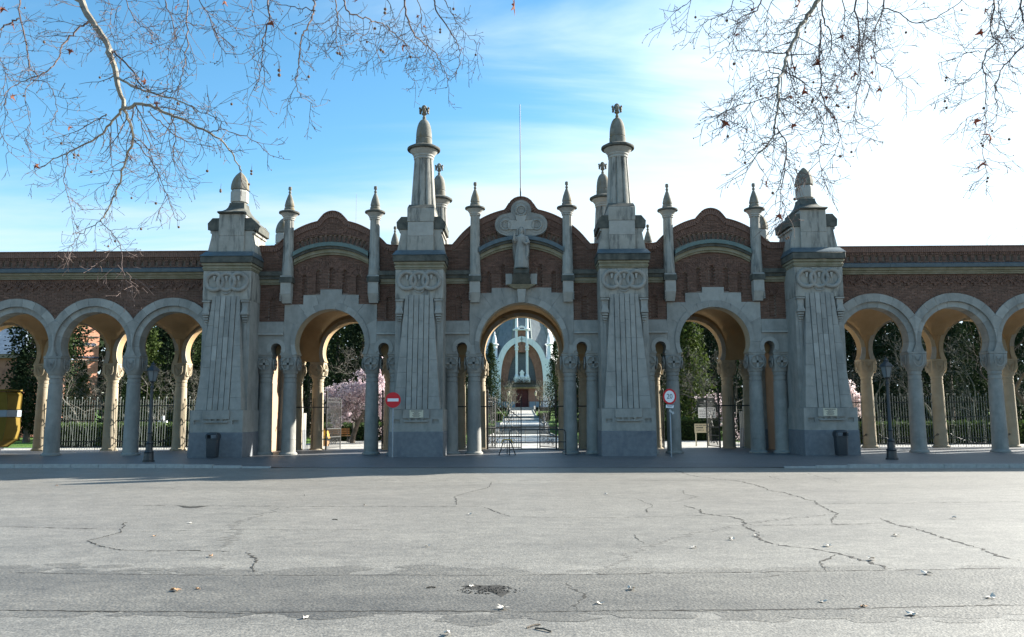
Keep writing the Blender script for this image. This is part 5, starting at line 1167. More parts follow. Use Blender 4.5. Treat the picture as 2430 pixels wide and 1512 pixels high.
def chapel():
    t = thing('chapel', 'white-arched brick chapel with green-grey dome seen through the central arch', 'chapel', (0, 122, 2.9))
    # local coordinates; z measured from the forecourt
    par = lambda h, w: [(w*(1-(k/24)**2.0)**.0*sin(pi/2*(1-k/24))**.62 if False else w*(1-(k/24.)**1.9), h*(k/24.)) for k in range(25)]
    def curve(w, h, p=5, b=.6): return [(w*max(0, 1-(k/30.)**p)**b, h*k/30.) for k in range(31)]
    def ring(wo, ho, po, wi, hi, pi_, y0, y1, m, nm, zb=0):
        o = curve(wo, ho, po); i = curve(wi, hi, pi_); L = [(x, z) for x, z in o]+[(-x, z) for x, z in o[::-1][1:]]; I = [(x, z) for x, z in i]+[(-x, z) for x, z in i[::-1][1:]]
        return puts(nm, MB().plate(L+I[::-1], y0, y1), m, t)
    ring(5.1, 13.9, 5, 4.13, 12.8, 5, -1.0, 1.0, WHITEW, 'arch_rib'); ring(4.12, 12.89, 5, 2.9, 11.2, 3.4, -.3, .9, BRICKF, 'brick_reveal')
    g = curve(2.9, 11.2, 3.4); put('glazing', MB().plate(g+[(-x, z) for x, z in g[::-1][1:]], .5, .6), GLASSD, t)
    for z in (5.2, 6.4, 7.6, 8.8): put('glazing_bar', MB().box(-2.4, 2.4, .42, .5, z, z+.08), ROOFG, t)
    put('front_wall', MB().plate([(-4.1, 0), (4.1, 0), (4.05, 4.2), (-4.05, 4.2)], -.32, .35, holes=[[(-1.2, .02), (1.2, .02), (1.2, 3.55), (-1.2, 3.55)]]), BRICKF, t); put('base_course', MB().box(-7.2, -1.4, -.5, .3, -.1, 1.15).box(1.4, 7.2, -.5, .3, -.1, 1.15), BLUEST, t)
    put('door', MB().box(-1.2, -.02, .05, .12, 0, 3.5), REDD, t); put('door', MB().box(.02, 1.2, .05, .12, 0, 3.5), REDD, t)
    for s in (-1, 1): d = put('door_panel', MB().box(s*.62-.4, s*.62+.4, .02, .049, .3, 1.5).box(s*.62-.4, s*.62+.4, .02, .049, 1.8, 3.2), REDD, t)
    put('lintel', MB().box(-3.4, 3.4, -.8, .2, 3.7, 3.95), YELP if False else OCHSTONE, t); put('canopy', MB().hexa([(-3.6, -1.6, 3.96), (3.6, -1.6, 3.96), (3.6, .3, 3.96), (-3.6, .3, 3.96)], [(-2.6, -1.1, 4.7), (2.6, -1.1, 4.7), (2.6, .3, 4.7), (-2.6, .3, 4.7)]), BARK, t)
    mb = MB(); rnd = random.Random(3)
    for i in range(1500): leaf_quad(mb, Vector((rnd.gauss(0, 1.3), -1.4+rnd.gauss(0, .25), 4.75+abs(rnd.gauss(0, .45)))), .10, rnd)
    put('climbing_vine', mb, TWIG, t, kind='stuff')
    puts('balcony', MB().box(-1.6, 1.6, -1.5, -.3, 4.85, 5.7).box(-1.45, 1.45, -1.55, -.3, 5.7, 5.95), WHITEW, t)
    puts('balcony_crest', MB().plate([(-.45, 5.95), (.45, 5.95), (.32, 6.5), (.5, 6.7), (.3, 6.95), (.12, 7.25), (-.12, 7.25), (-.3, 6.95), (-.5, 6.7), (-.32, 6.5)], -1.4, -1.2), WHITEW, t)
    for s in (-1, 1): puts('slender_column', MB().lathe([(.40, 5.95), (.36, 6.3), (.27, 6.4), (.25, 11.0), (.42, 11.2), (.30, 11.4), (.42, 11.9), (.27, 12.0), (.24, 15.0), (.55, 15.1), (.55, 15.3), (.28, 15.4), (.24, 17.5), (.42, 17.7), (.28, 18.0), (.02, 19.2)], s*1.02, -1.0, 14), WHITEW, t)
    put('centre_panel', MB().box(-.75, .75, -.9, -.5, 10.7, 15.0), BRICKF, t); puts('centre_arch', MB().plate(arc(0, 14.9, 1.0, 0, pi, 16)+arc(0, 14.9, .72, 0, pi, 16)[::-1], -1.15, -.5), WHITEW, t); put('cross', MB().box(-.06, .06, -1.0, -.9, 12.2, 14.2).box(-.35, .35, -1.0, -.9, 13.2, 13.35), BARK, t)
    put('cornice_shelf', MB().box(-1.75, 1.75, -1.3, -.5, 15.0, 15.2), WHITEW, t)
    for s in (-1, 1):
        m = MB().hexa([(s*4.6, -.9, 0), (s*6.6, -.9, 0), (s*6.6, 3, 0), (s*4.6, 3, 0)][::s], [(s*4.1, -.9, 9.4), (s*5.6, -.9, 9.4), (s*5.6, 3, 9.4), (s*4.1, 3, 9.4)][::s]); puts('buttress', m, WHITEW, t)
        puts('turret', MB().lathe([(.75, 9.4), (.62, 9.6), (.50, 12.0), (.80, 12.25), (.80, 12.4), (.45, 12.5), (.42, 13.2), (.25, 14.0), (.1, 14.3), (.16, 14.45), (.03, 14.9)], s*5.35, 0, 12), WHITEW, t)
        put('side_wall', MB().box(min(s*6.5, s*9.5), max(s*6.5, s*9.5), .6, 14, 0, 8.0), BRICKF, t)
        m = MB().hexa([(s*8.1, 3, 8), (s*8.7, 3, 8), (s*8.7, 4, 8), (s*8.1, 4, 8)][::s], [(s*3.6, 9, 24), (s*4.1, 9, 24), (s*4.1, 10, 24), (s*3.6, 10, 24)][::s]); puts('roof_rib', m, WHITEW, t)
    d = MB().lathe([(9.5, 7.0), (9.2, 8.2), (8.0, 11.5), (7.0, 15), (5.6, 19.5), (4.2, 23.5), (3.9, 23.8), (3.9, 25.2), (2.2, 28.5), (.1, 30)], 0, 10.5, 12, ph=pi/12); puts('dome', d, ROOFG, t, ang=20)
    for k in range(12): a = 2*pi*(k+.0)/12+pi/12; puts('dome_rib', MB().tube([(r*1.005*cos(a), 10.5+r*1.005*sin(a), z) for r, z in ((9.2, 8.2), (8.0, 11.5), (7.0, 15), (5.6, 19.5), (4.2, 23.5))], .14, 5), COPPER, t)
    for k in range(-2, 3):
        a = -pi/2+k*.34; puts('dome_window', MB().box(-.45, .45, -.25, .2, 9.8, 12.6), GLASSD, t, loc=(7.95*cos(a), 10.5+7.95*sin(a), 0), rz=a+pi/2)
    for s in (-1, 1):
        for k, (dx, Y) in enumerate(((2.75, 102), (4.6, 98))): bare_tree('young bare plane %s, %s of the chapel door' % (('by the path', 'farther out')[k], 'left' if s < 0 else 'right'), 'bare tree', None, s*dx*1.0, Y, gz(Y), 50+k+s, H=6.2, levels=5, r0=.13, first=.36, spread=.75, nb=(3, 4), bm=BARKP, mt=BARKP, scale=1.05, up=.22, name='plane_tree')
        street_lamp(s*1.75, 100, 'twin-like small lamp at the %s end of the upper path, near the chapel door' % ('left' if s < 0 else 'right'), 3.3) if False else None
    for s in (-1, 1):
        t2 = thing('path_lamp', 'slim lamp post with glass head on the %s of the path before the chapel door' % ('left' if s < 0 else 'right'), 'lamp', (s*2.35, 106, gz(106)))
        puts('post', MB().lathe([(.14, 0), (.14, .3), (.05, .4), (.045, 3.0)], 0, 0, 8), BLACKM, t2); puts('lantern', MB().lathe([(.10, 3.0), (.20, 3.5), (.22, 3.52)], 0, 0, 6), CREAM, t2); puts('lantern_roof', MB().lathe([(.25, 3.53), (.1, 3.75), (.02, 3.9)], 0, 0, 6), BLACKM, t2)
chapel()
def far_buildings():
    SLATE = mat('slate_roof', (.12, .15, .19), (.2, .24, .29), 2, .5, .2, 10, stain=(.35, .4, .45)); BR2 = mat('orange_brick', (.36, .16, .10), (.46, .23, .15), 3, .9)
    p = at(335, 800, 62); t = thing('brick_tower_block', 'sunlit orange brick building with a row of small round windows behind the left arcade', 'building', (at(200, 820, 56).x, 56, 0))
    x0, x1 = at(180, 820, 56).x-t.location.x, at(220, 820, 56).x-t.location.x
    # sunlit flank faces right, front in three quarters
    put('wall', MB().plate([(x0, 0), (x1, 0), (x1, 14), (x0, 14)], 0, 3), BR2, t); t.rotation_euler = (0, 0, radians(53)); t.scale = (1.7, 1, 1)
    for k in range(4):
        x = x0+(x1-x0)*(.2+.2*k); w = puts('window', MB().torus_arc((x, -.02, 9.75), .20, .05, 0, 2*pi, 14, 6), MORTAR, t); put('pane', MB().plate([(x+.19*cos(2*pi*i/14), 9.75+.19*sin(2*pi*i/14)) for i in range(14)], -.03, .01), NAVY, w)
    put('string_course', MB().box(x0, x1, -.12, -.002, 10.6, 10.72), MORTAR, t); put('string_course', MB().box(x0, x1, -.12, -.002, 8.2, 8.4), NAVY, t); put('string_course', MB().box(x0, x1, -.12, -.002, 7.9, 8.05), MORTAR, t)
    X = at(10, 850, 30).x; t = thing('low_pavilion', 'low dark brick pavilion with a slate hip roof behind the yellow container', 'building', (X-2, 30, 0))
    put('wall', MB().box(-6, 3.6, 0, 6, 0, 6.3), BRICKF, t); put('eaves', MB().box(-6.3, 3.9, -.4, 6.4, 6.3, 6.6), MORTAR, t); put('roof', MB().hexa([(-6.4, -.5, 6.6), (4.0, -.5, 6.6), (4.0, 6.5, 6.6), (-6.4, 6.5, 6.6)], [(-5, 2.9, 9.0), (1.8, 2.9, 9.0), (1.8, 3.1, 9.0), (-5, 3.1, 9.0)]), SLATE, t)
    t = thing('perimeter_wall', 'long dark wall far behind the trees', 'wall', (0, 135, 2.5)); put('wall', MB().box(-160, -11, 0, .5, 0, 4).box(11, 160, 0, .5, 0, 4), BRICKF, t)
    # wood beyond
    rnd = random.Random(9); mb = MB()
    for i in range(42000):
        x = rnd.uniform(-95, 95); 
        if abs(x) < 12: continue
        h = 13+4*noise.noise(Vector((x*.09, 0, 0)))+1.5*noise.noise(Vector((x*.5, 3, 0))); p = Vector((x, rnd.gauss(66, 3), h*rnd.random()**.8)); leaf_quad(mb, p, rnd.uniform(.35, .75), rnd)
    w = put('far_wood', mb, LEAFB, kind='stuff'); w['label'] = 'dark mass of evergreens far behind the gate'; w['category'] = 'wood'
    t = thing('white_monument', 'pale stone tomb behind the left arcade fence', 'monument', (at(385, 1030, 13).x, 13, gz(13)))
    put('slab', MB().box(-.7, .7, -.4, .4, 0, .9), WHITEW, t); put('cross', MB().box(-.06, .06, -.05, .05, .9, 1.7).box(-.25, .25, -.05, .05, 1.3, 1.42), WHITEW, t)
far_buildings()

# ------------------------------------------------------------------ overhanging plane trees
LEAFR = mat('dry_plane_leaf', (.19, .06, .032), (.30, .115, .06), 9, .8, trans=.45); BALL = mat('seed_ball', (.13, .085, .06), (.18, .12, .09), 40, .95, .8, 200)
LIMB = mat('plane_limb_bark', (.14, .125, .10), (.27, .245, .195), 5, .9, .3, 60, stain=(.14, .12, .09), ssc=(8, 8, 6), samt=.8); TWG = mat('plane_twig', (.075, .055, .052), (.125, .095, .085), 9, .95)
def palm_leaf(rnd, s=.085):
    # five-lobed curled plane leaf
    pts = []; lob = [(-2.3, .55), (-1.75, .30), (-1.3, .9), (-.75, .42), (0, 1.15), (.75, .42), (1.3, .9), (1.75, .30), (2.3, .55)]
    mb = MB(); V = [(0, 0, 0)]
    c = rnd.uniform(.9, 2.2)
    for a, r in lob: x, y = r*sin(a), r*cos(a); V.append((x*s, rnd.uniform(-.1, .1)*s-c*s*.45*x*x, (y)*s+0))
    for i in range(1, len(V)-1): mb.f.append((0, i, i+1))
    V2 = [(x, y+.003, z) for x, y, z in V]; n = len(V); mb.v = V+V2; mb.f += [(0+n, i+1+n, i+n) for i in range(1, n-1)]
    mb.tube([(0, 0, -.0), (0, .01, -s*.9)], .0025, 3); return mb.mesh('leaf', LEAFR)
def plane_tree(label, trunk, limbs, strokes, seed, leafpos, ballpos, cox, coy, k, dm=1., tf=1.):
    rnd = random.Random(seed); T = thing('plane_tree', label, 'tree', trunk)
    O = Vector(trunk); big = MB(); tw = MB()
    dep = lambda x, y: -24.6+.9*sin(x*.006+1)+.6*cos(y*.011+x*.003)
    def P(x, y): X, Y = cox+x*k, coy+y*k; return at(X, Y, dep(X, Y))
    big.tube([Vector((0, 0, -.12)), Vector((.05, 0, 1.5)), Vector((0, .05, 4.5)), Vector((.1, .1, 7.2))], [.34, .27, .22, .17], 12)
    def smooth(p):
        for _ in range(2):
            q = [p[0]]
            for a, b in zip(p[:-1], p[1:]): q += [a*.75+b*.25, a*.25+b*.75]
            q.append(p[-1]); p = q
        return p
    def side(p, d, L, r, lv):
        n = max(3, int(L/.07)); pts = [p]; q = p; dd = d.normalized(); bend = Vector((rnd.gauss(0, .10), rnd.gauss(0, .10), rnd.uniform(-.16, .10)))
        for i in range(n):
            dd = (dd+bend*.6+Vector((rnd.gauss(0, .17), rnd.gauss(0, .17), rnd.gauss(0, .17)))).normalized(); q = q+dd*L/n; pts.append(q)
        tw.tube(pts, [tf*max(.0022, r*(1-.6*i/n)) for i in range(n+1)], 3, cap=False)
        if lv < 2:
            for j in range(1, n):
                if rnd.random() < (.75 if lv == 0 else .62):
                    u = Matrix.Rotation(rnd.uniform(0, 2*pi), 3, dd) @ dd.orthogonal().normalized()
                    side(pts[j], dd*.75+u*.9+Vector((0, 0, -.15)), L*rnd.uniform(.28, .55) if lv == 0 else rnd.uniform(.05, .14), r*.55, lv+1)
        elif rnd.random() < .5: tw.sphere(pts[-1], .006, 4, 3, 1.5)
    for lp, r0_, r1_ in limbs:
        pp = smooth([Vector(q) for q in lp]); pp = [q-O for q in pp]; big.tube(pp, [r0_+(r1_-r0_)*i/(len(pp)-1) for i in range(len(pp))], 9)
    for px, r0_, r1_, dens in strokes:
        w = smooth([P(x, y) for x, y in px]); w = [q-O for q in w]; n = len(w)
        jit = [w[0]]+[q+Vector((rnd.gauss(0, .008), rnd.gauss(0, .01), rnd.gauss(0, .008))) for q in w[1:]]
        rr = [r0_+(r1_-r0_)*(i/(n-1))**.8 for i in range(n)]
        (big if r0_ > .015 else tw).tube(jit, rr, 8 if r0_ > .02 else 5)
        acc = 0
        for i in range(1, n):
            seg = (jit[i]-jit[i-1]); acc += seg.length
            while acc > .082/dens/dm:
                acc -= .082/dens/dm; d = seg.normalized(); u = Matrix.Rotation(rnd.uniform(0, 2*pi), 3, d) @ d.orthogonal().normalized()
                side(jit[i], d*.7+u+Vector((0, 0, -.25)), rnd.uniform(.16, .62)*min(1, 1.15-.5*i/n), max(.0035, rr[i]*.42) if rr[i] < .02 else .006, 0 if rnd.random() < .7 else 1)
    put('limbs', big, LIMB, T); put('twigs', tw, TWG, T, kind='stuff')
    ml = [palm_leaf(rnd) for _ in range(4)]
    for (x, y, s_) in leafpos:
        o = ob('leaf', rnd.choice(ml), T); o.location = P(x, y)-O; q_ = s_*.82; o.scale = (q_, q_, q_); o.rotation_euler = (rnd.uniform(-1.1, 1.1), rnd.uniform(1.6, 4.4), rnd.uniform(0, 6))
    bm = MB().sphere((0, 0, 0), .0155, 8, 6).tube([(0, 0, .015), (.004, 0, .09)], .0014, 3).mesh('seed_ball', BALL)
    for (x, y) in ballpos: o = ob('seed_ball', bm, T); o.location = P(x, y)-O; o.scale = (rnd.uniform(.85, 1.15),)*3
    return T
Z = .4512
SL = [([(400, -40), (470, 90), (530, 180), (575, 260), (605, 380), (625, 470), (650, 570)], .052, .022, .25), ([(650, 570), (600, 620), (550, 700), (470, 745), (390, 790), (290, 830), (215, 880)], .018, .005, 1.1),
      ([(650, 570), (690, 660), (705, 740), (670, 800), (650, 880), (615, 1000), (590, 1060), (530, 1160)], .019, .008, 1.0), ([(530, 1160), (440, 1210), (390, 1270), (375, 1330)], .007, .003, 1.2), ([(650, 570), (720, 545), (800, 555), (900, 600), (1010, 660), (1100, 690), (1190, 760), (1240, 840), (1270, 900)], .022, .005, 1.0),
      ([(1100, 690), (1180, 680), (1260, 710), (1350, 750), (1440, 830)], .007, .003, .9), ([(615, 410), (700, 455), (800, 490), (900, 515), (1000, 560), (1040, 590)], .016, .005, 1.1), ([(590, 270), (660, 320), (710, 400), (760, 470), (820, 500), (910, 480)], .014, .004, 1.1),
      ([(460, 115), (420, 140), (370, 190), (320, 240), (315, 310), (260, 370), (200, 400), (120, 430), (50, 470), (0, 520)], .015, .004, 1.0), ([(105, -30), (105, 100), (130, 200), (150, 300), (155, 360), (200, 400)], .012, .006, .9), ([(100, 95), (50, 120), (0, 160)], .012, .010, .5),
      ([(985, -30), (990, 150), (975, 260), (970, 380), (940, 470), (930, 510)], .009, .003, .9), ([(650, -30), (690, 80), (740, 135), (790, 170), (800, 210)], .007, .003, .9), ([(705, 740), (760, 800), (820, 880), (850, 960), (890, 1060), (930, 1160)], .008, .003, 1.1),
      ([(530, 1160), (590, 1230), (640, 1300), (645, 1380), (650, 1450), (690, 1470)], .006, .003, 1.1), ([(560, 600), (490, 640), (400, 690), (330, 720)], .008, .003, 1.2), ([(780, 590), (850, 640), (920, 720), (1000, 745), (1100, 770)], .008, .003, 1.1), ([(720, 560), (740, 650), (780, 740), (800, 840), (830, 900), (840, 1010)], .007, .003, 1.1),
      ([(200, 400), (130, 480), (140, 560), (160, 660), (130, 760)], .006, .003, 1.1), ([(0, 300), (30, 400), (20, 520), (50, 620)], .005, .003, 1.0), ([(160, 420), (250, 430), (290, 500), (300, 580), (260, 640)], .006, .003, 1.0), ([(350, 800), (350, 900), (330, 960), (370, 1060), (390, 1140)], .006, .003, 1.2), ([(580, 700), (580, 800), (600, 900), (560, 980)], .005, .003, 1.0), ([(900, 600), (930, 700), (900, 800), (930, 880), (1010, 960)], .006, .003, 1.1), ([(460, 115), (560, 260), (460, 200), (380, 180)], .004, .002, .8), ([(860, -20), (900, 90), (930, 200), (880, 260)], .006, .003, 1.0), ([(560, -20), (590, 60), (580, 160), (620, 230)], .005, .003, .9), ([(1000, 560), (1080, 600), (1150, 620), (1200, 660)], .006, .003, 1.2), ([(0, 660), (10, 720), (50, 770), (30, 830)], .005, .003, 1.0), ([(1030, -30), (1100, 80), (1130, 180), (1190, 290)], .006, .003, 1.0)]
K2 = .293/Z; mv = lambda L: [((x*.293+593.3)/Z, y*.293/Z) for x, y in L]
SM = [([(135, -40), (155, 130), (130, 250), (95, 340), (95, 420), (85, 520), (150, 600)], .011, .003, 1.0), ([(95, 540), (60, 680), (35, 740)], .005, .002, 1.1), ([(500, -40), (530, 90), (480, 190), (440, 260), (400, 380), (395, 500), (385, 600), (370, 680), (400, 760), (460, 810), (520, 880)], .011, .002, .9), ([(530, 90), (400, 65), (290, 40), (200, 30)], .007, .003, .9), ([(690, -40), (700, 100), (720, 180), (690, 240), (700, 330), (730, 430)], .008, .003, 1.0),
      ([(740, -30), (790, 100), (870, 130), (980, 170), (1080, 190), (1150, 260), (1210, 310), (1270, 370), (1290, 470), (1250, 560), (1290, 620), (1350, 660), (1310, 710)], .010, .002, 1.0), ([(1250, -40), (1260, 100), (1300, 220), (1330, 280), (1400, 350), (1480, 400), (1530, 480), (1570, 560), (1610, 650), (1590, 720)], .013, .003, 1.0),
      ([(1480, -40), (1510, 90), (1590, 210), (1660, 310), (1700, 400), (1700, 500), (1680, 600), (1620, 660)], .011, .003, .9), ([(1550, -30), (1630, 90), (1680, 200), (1770, 310), (1870, 360)], .007, .002, 1.0), ([(1700, 400), (1760, 480), (1850, 510)], .004, .002, 1.0), ([(980, 170), (950, 260), (900, 320), (830, 340)], .005, .002, 1.0), ([(0, -30), (30, 80), (0, 150)], .006, .003, 1.0), ([(1350, -30), (1400, 120), (1370, 230), (1440, 330), (1420, 450)], .006, .003, 1.1), ([(1100, -30), (1150, 60), (1160, 170)], .006, .003, 1.1), ([(1050, 380), (1010, 430), (1080, 520)], .004, .002, 1.0)]
leafL = [(12, 42, 1.1), (70, 130, 1.2), (370, 262, .9), (785, 228, .9), (365, 668, .9), (187, 870, .9), (62, 505, .9), (820, 540, .8), (765, 430, .8), (690, 830, .7), (930, 30, .9), (1180, 10, .8)]+[((x*.293+593.3)/Z, y*.293/Z, s) for x, y, s in ((1235, 375, 1.0), (185, 185, .8), (1410, 210, .6), (862, 0, .8), (2140, 35, 1.9), (1715, 400, .5), (1355, 130, .5))]
ballL = [(322, 755), (390, 815), (412, 818), (480, 905), (525, 408), (232, 222), (130, 42), (125, 505), (940, 1195), (742, 1205), (692, 1042), (570, 1295), (1218, 548), (1090, 900), (1160, 1000), (1160, 1008), (1322, 900), (1322, 915), (1310, 970), (775, 510), (935, 545), (820, 1070), (500, 1320), (390, 830), (1468, 370), (1468, 395), (605, 1270)]+[((x*.293+593.3)/Z, y*.293/Z) for x, y in ((1060, 405), (1078, 420), (710, 432), (728, 435), (1540, 240), (1540, 262), (1648, 73), (235, 570), (237, 610), (1300, 462), (1095, 75), (1092, 105), (1012, 232), (1828, 445), (370, 270), (475, 622), (947, 340))]
limbL = [([(-8.9, -26.5, 5.6), (-8.0, -26.0, 7.2), (-6.3, -25.3, 7.7), at(170, -40, -24.1)], .10, .052), ([(-8.9, -26.5, 5.0), (-8.2, -26.2, 6.6), (-7, -25.5, 7.0), at(20, -40, -24.2)], .05, .014), ([(-6.3, -25.3, 7.7), (-4.5, -25, 7.9), (-3, -24.5, 7.7), (-1.2, -24.5, 7.4), (-.2, -24.2, 7.0)], .06, .02)]
plane_tree('bare plane tree with pale limb and seed balls hanging over the left half', (-9, -26.6, 0), limbL+[([(-3.0-0*1, -24.5, 7.7), at(640, -40, -24.4)], .02, .01), ([(-2.4, -24.5, 7.65), at(740, -40, -24.4)], .02, .01), ([(-1.2, -24.5, 7.4), at(960, -40, -24)], .02, .012), ([(-.6, -24.4, 7.2), at(1030, -40, -24)], .02, .01), ([(-3.4, -24.5, 7.75), at(445, -40, -24.4)], .02, .01), ([(-2.0, -24.5, 7.6), at(800, -40, -24.3)], .015, .008), ([(-.2, -24.2, 7.0), at(1220, -12, -24.2)], .012, .004)], SL+[(mv(a), b, c, d) for a, b, c, d in SM], 5, leafL, ballL, 0, 0, Z, .72, 1.05)
SR = [([(1040, -40), (980, 60), (930, 130), (880, 210), (840, 300), (820, 380), (790, 460), (770, 560), (780, 660), (750, 760), (740, 850), (640, 940), (560, 1060)], .032, .003, .95), ([(1045, -30), (1035, 120), (1085, 170), (1100, 250), (1090, 330)], .013, .005, 1.0), ([(1035, 120), (1030, 250), (1020, 400), (1040, 490), (1030, 560), (1070, 640), (1120, 720), (1150, 800), (1145, 900), (1100, 950)], .012, .003, 1.0), ([(1240, -40), (1250, 120), (1265, 240), (1260, 330), (1270, 450), (1260, 550), (1240, 680), (1240, 800), (1330, 850)], .014, .002, 1.15),
      ([(1415, -40), (1415, 60), (1370, 140), (1360, 230), (1350, 330), (1380, 390), (1450, 410), (1500, 490), (1580, 545)], .013, .002, 1.1), ([(1415, 50), (1480, 60), (1560, 120), (1640, 150), (1740, 100), (1830, 50), (1900, -10)], .009, .005, .7), ([(690, -30), (650, 70), (600, 90), (540, 100), (510, 220), (470, 290), (390, 320)], .010, .002, 1.1), ([(830, 320), (740, 320), (690, 310), (630, 300)], .005, .002, 1.1), ([(790, 460), (700, 420), (690, 500), (620, 520), (540, 560), (460, 660)], .007, .002, 1.2), ([(790, 560), (680, 600), (560, 630), (450, 680), (440, 770)], .008, .002, 1.3),
      ([(750, 760), (830, 850), (825, 970), (790, 1080), (790, 1200), (830, 1290), (790, 1350)], .008, .002, 1.1), ([(830, 960), (870, 1010), (900, 1060)], .004, .002, .9), ([(780, 800), (690, 870), (600, 920), (530, 910)], .006, .002, 1.2), ([(1000, 640), (1060, 740), (1030, 860), (1020, 960), (1050, 1080), (1030, 1140)], .006, .002, 1.1), ([(1030, 560), (1000, 640), (900, 700), (860, 820)], .005, .002, 1.1), ([(2080, -40), (2070, 100), (2050, 200), (2110, 260), (2160, 330)], .014, .004, 1.0), ([(2240, -40), (2250, 100), (2290, 260), (2180, 350), (2120, 420), (2100, 500), (2080, 580), (2110, 680), (2080, 760)], .013, .003, .95),
      ([(2130, -30), (2100, 80), (2160, 180), (2210, 200)], .009, .003, 1.1), ([(2090, 260), (2030, 320), (2010, 400), (2035, 480), (2030, 600), (2035, 700), (2025, 800), (2010, 900), (2040, 1020), (2030, 1180)], .010, .002, .8), ([(2010, 310), (1900, 320), (1850, 360), (1740, 385)], .006, .002, 1.0), ([(2010, 400), (1930, 480), (1850, 520), (1800, 600)], .006, .002, .9), ([(2030, 680), (1960, 690), (1870, 750)], .004, .002, .9), ([(2035, 960), (2120, 990), (2210, 970)], .004, .002, .8), ([(2010, 1000), (1960, 1030), (1910, 1000)], .004, .002, .8),
      ([(760, -20), (700, 80), (720, 150), (690, 230)], .006, .002, 1.0), ([(280, -20), (230, 20), (150, 70)], .005, .002, 1.0), ([(520, -20), (470, 80), (360, 120), (300, 120)], .006, .002, 1.0), ([(1160, -20), (1190, 100), (1150, 230), (1180, 330)], .008, .003, 1.2), ([(1320, -20), (1310, 120), (1290, 260), (1220, 360), (1180, 440)], .008, .003, 1.2), ([(600, -20), (640, 30), (600, 130), (540, 200)], .006, .002, 1.2), ([(860, -20), (900, 60), (850, 140)], .005, .002, 1.0), ([(820, 380), (880, 470), (960, 540), (940, 640)], .007, .003, 1.2), ([(1200, 330), (1160, 440), (1090, 520), (1080, 600)], .006, .002, 1.1)]
leafR = [(905, 18, 1.4), (622, 55, .9), (1020, 370, 1.5), (1025, 385, 1.2), (880, 405, .9), (935, 548, 1.2), (850, 582, .9), (1135, 535, .9), (1070, 585, .7), (458, 738, 1.1), (860, 758, 1.0), (1280, 122, 1.0), (1240, 440, .9), (1215, 470, .7), (1388, 533, 1.0), (1335, 345, .9), (1160, 215, 1.0), (1228, 275, 1.0), (700, 1115, 1.2), (777, 1300, 1.0), (2005, 190, 1.2), (2188, 225, .8), (2025, 60, .9), (1965, 730, 1.1), (2055, 818, 1.7), (2005, 990, 1.5), (973, 95, .7), (2105, 222, .6), (550, 795, .6), (1115, 705, .7), (525, 205, .7), (1342, 435, .6)]
ballR = [(275, 105), (465, 125), (508, 387), (470, 825), (670, 580), (895, 620), (985, 602), (980, 616), (1130, 638), (1140, 644), (1150, 945), (575, 985), (875, 1205), (825, 1443), (837, 1436), (742, 1168), (1793, 470), (1787, 488), (1783, 612), (1792, 652), (2018, 655), (2172, 843), (2003, 868), (2012, 882), (2043, 1077), (2038, 1098), (1885, 62), (1548, 197), (940, 168), (940, 195), (1230, 238), (2070, 793), (705, 885), (1200, 650), (1218, 920), (988, 497)]
limbR = [([(9.2, -27.4, 5.6), (7.5, -26.4, 7.5), (5, -25.2, 7.9), (3.6, -24.8, 7.6), at(1950, -16, -24.0)], .10, .033), ([(5, -25.2, 7.9), (3, -24.8, 8.0), (1.2, -24.6, 7.4), at(1740, -12, -24.2)], .05, .008), ([(7.5, -26.4, 7.5), (6.6, -25.5, 7.6), at(2360, -16, -24.4)], .05, .012), ([(6.6, -25.5, 7.6), at(2421, -16, -24.6)], .03, .012), ([(5, -25.2, 7.9), at(2098, -16, -24.2)], .03, .012), ([(5.2, -25.2, 7.9), at(2029, -16, -24.2)], .03, .012), ([(1.2, -24.6, 7.4), at(1813, -12, -24.2)], .02, .008), ([(3, -24.8, 8.0), at(1880, -12, -24.1)], .02, .006)]
plane_tree('bare plane tree with red-brown leaves and seed balls hanging over the right half', (9.5, -28.4, 0), limbR, SR, 8, leafR, ballR, 1542.5, 0, .3924, .95, 1.15)
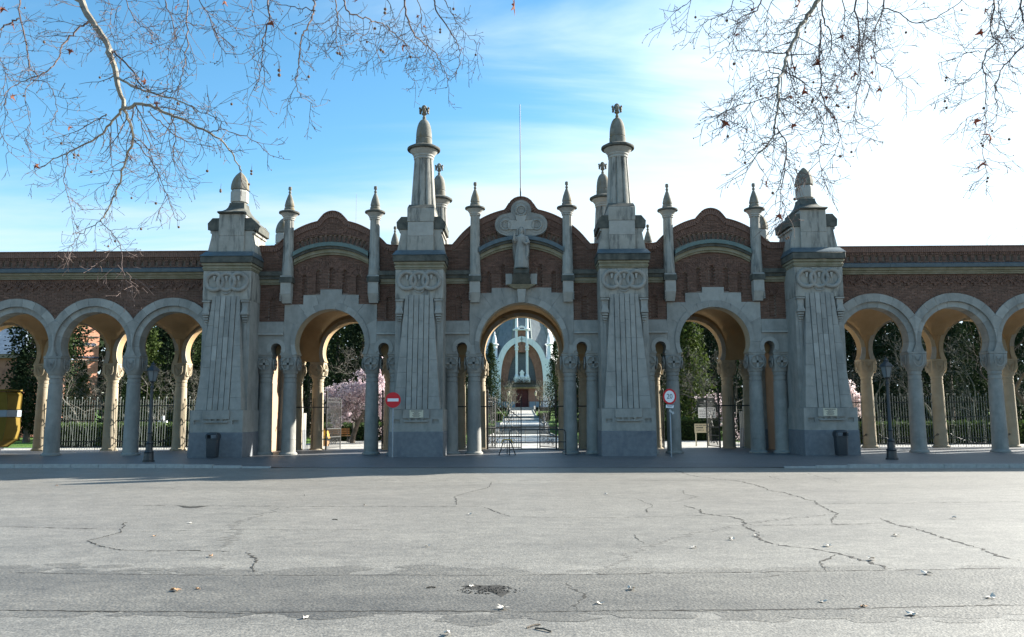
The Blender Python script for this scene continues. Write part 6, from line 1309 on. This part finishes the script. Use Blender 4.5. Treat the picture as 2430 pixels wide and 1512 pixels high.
# ------------------------------------------------------------------ litter on the road
DRYL = mat('bleached_leaf', (.50, .46, .40), (.66, .62, .56), 20, .8, trans=.15); TANL = mat('tan_leaf', (.26, .15, .08), (.36, .22, .12), 20, .8)
def litter():
    L = [(1117, 1393, 1.0, 0, 'bleached curled leaf beside the large pothole'), (1497, 1400, 1.3, 0, 'bleached leaf right of the pothole on the dark strip'), (2164, 1461, 1.5, 0, 'largest white curled leaf at the lower right'), (2050, 1440, 1.2, 1, 'brown crumpled leaf on the lower right road joint'), (2352, 1420, 1.1, 0, 'flat white scrap near the right edge'), (1423, 1434, .9, 0, 'small white leaf below the dark strip centre'), (1193, 1446, 1.2, 0, 'pale leaf on the lowest road joint left of centre'), (1062, 1507, 1.1, 0, 'pale leaf at the very bottom edge'),
         (415, 1403, 1.4, 1, 'orange-tan leaf on the dark strip at the left'), (500, 1322, 1.1, 1, 'tan leaf above the long joint at the left'), (724, 1468, .9, 0, 'tiny pale leaf near the bottom left'), (1646, 1301, .9, 0, 'small white leaf beside the tyre mark'), (1736, 1281, .9, 0, 'white leaf just left of the long diagonal crack'), (1966, 1297, 1.1, 0, 'white leaf in the middle of the right road half'), (2068, 1329, 1.1, 0, 'white leaf above the crack end at the right'), (2127, 1272, 1.0, 0, 'white leaf right of the diagonal crack'),
         (2264, 1231, 1.1, 0, 'white leaf farthest up near the right edge'), (2198, 1364, 1.0, 0, 'white leaf on the upper edge of the dark strip at the right'), (1952, 1430, .9, 0, 'torn pale leaf near the brown crumpled leaf'), (1440, 1174, .9, 0, 'small leaf in the sunlit road right of the centre'), (367, 1273, .8, 1, 'small tan leaf in the left road half'), (450, 1242, .8, 0, 'small pale leaf in the upper left road'), (1015, 1298, .8, 0, 'small pale leaf left of the centre'), (866, 1200, .8, 0, 'tiny pale leaf on the upper joint'), (135, 1153, .9, 1, 'tiny tan leaf at the far left'), (1793, 1272, .7, 0, 'tiny white leaf lying in the diagonal crack'), (470, 1399, .8, 1, 'small tan leaf beside the orange-tan leaf'), (1114, 1222, .8, 0, 'tiny pale leaf left of the thin central crack')]
    rnd = random.Random(4)
    for x, y, s, c, lab in L:
        p = atg(x, y); mb = MB(); n = 11; V = [(0, 0, .018)]
        for k in range(n):
            a = 2*pi*k/n; r = (.062 if k % 2 else .034)*rnd.uniform(.7, 1.25); V.append((r*cos(a), r*sin(a)*.8, max(.004, .008+.035*abs(cos(a))*rnd.random())))
        for k in range(n): mb.f.append((0, 1+k, 1+(k+1) % n))
        V2 = [(a, b, z+.002) for a, b, z in V]; mb.v = V+V2; mb.f = [f[::-1] for f in mb.f]+[tuple(i+n+1 for i in f) for f in mb.f]
        o = put('dry_leaf', mb, TANL if c else DRYL, None, label=lab, cat='leaf'); o.location = (p.x, p.y, -.12); o.rotation_euler = (0, 0, rnd.uniform(0, 6)); d = (p-CAM).length; o.scale = (s*(.8 if d < 9 else 1.1)*(.7 if c else 1),)*3
    for a, b, lab in (((1250, 1492), (1282, 1484), 'brown twig lying at the bottom centre'), ((1270, 1493), (1308, 1501), 'thin dark twig lying beside the brown one'), ((1012, 1397), (1034, 1396), 'short dark twig left of the pothole'), ((789, 1234), (801, 1235), 'short dark twig in the left middle of the road')):
        p, q = atg(*a), atg(*b); m = MB().tube([(0, 0, .008), ((q-p).x*.5, (q-p).y*.5+.01, .014), ((q-p).x, (q-p).y, .008)], .007, 5); o = put('twig', m, BARK, None, label=lab, cat='twig'); o.location = (p.x, p.y, -.12)
litter()
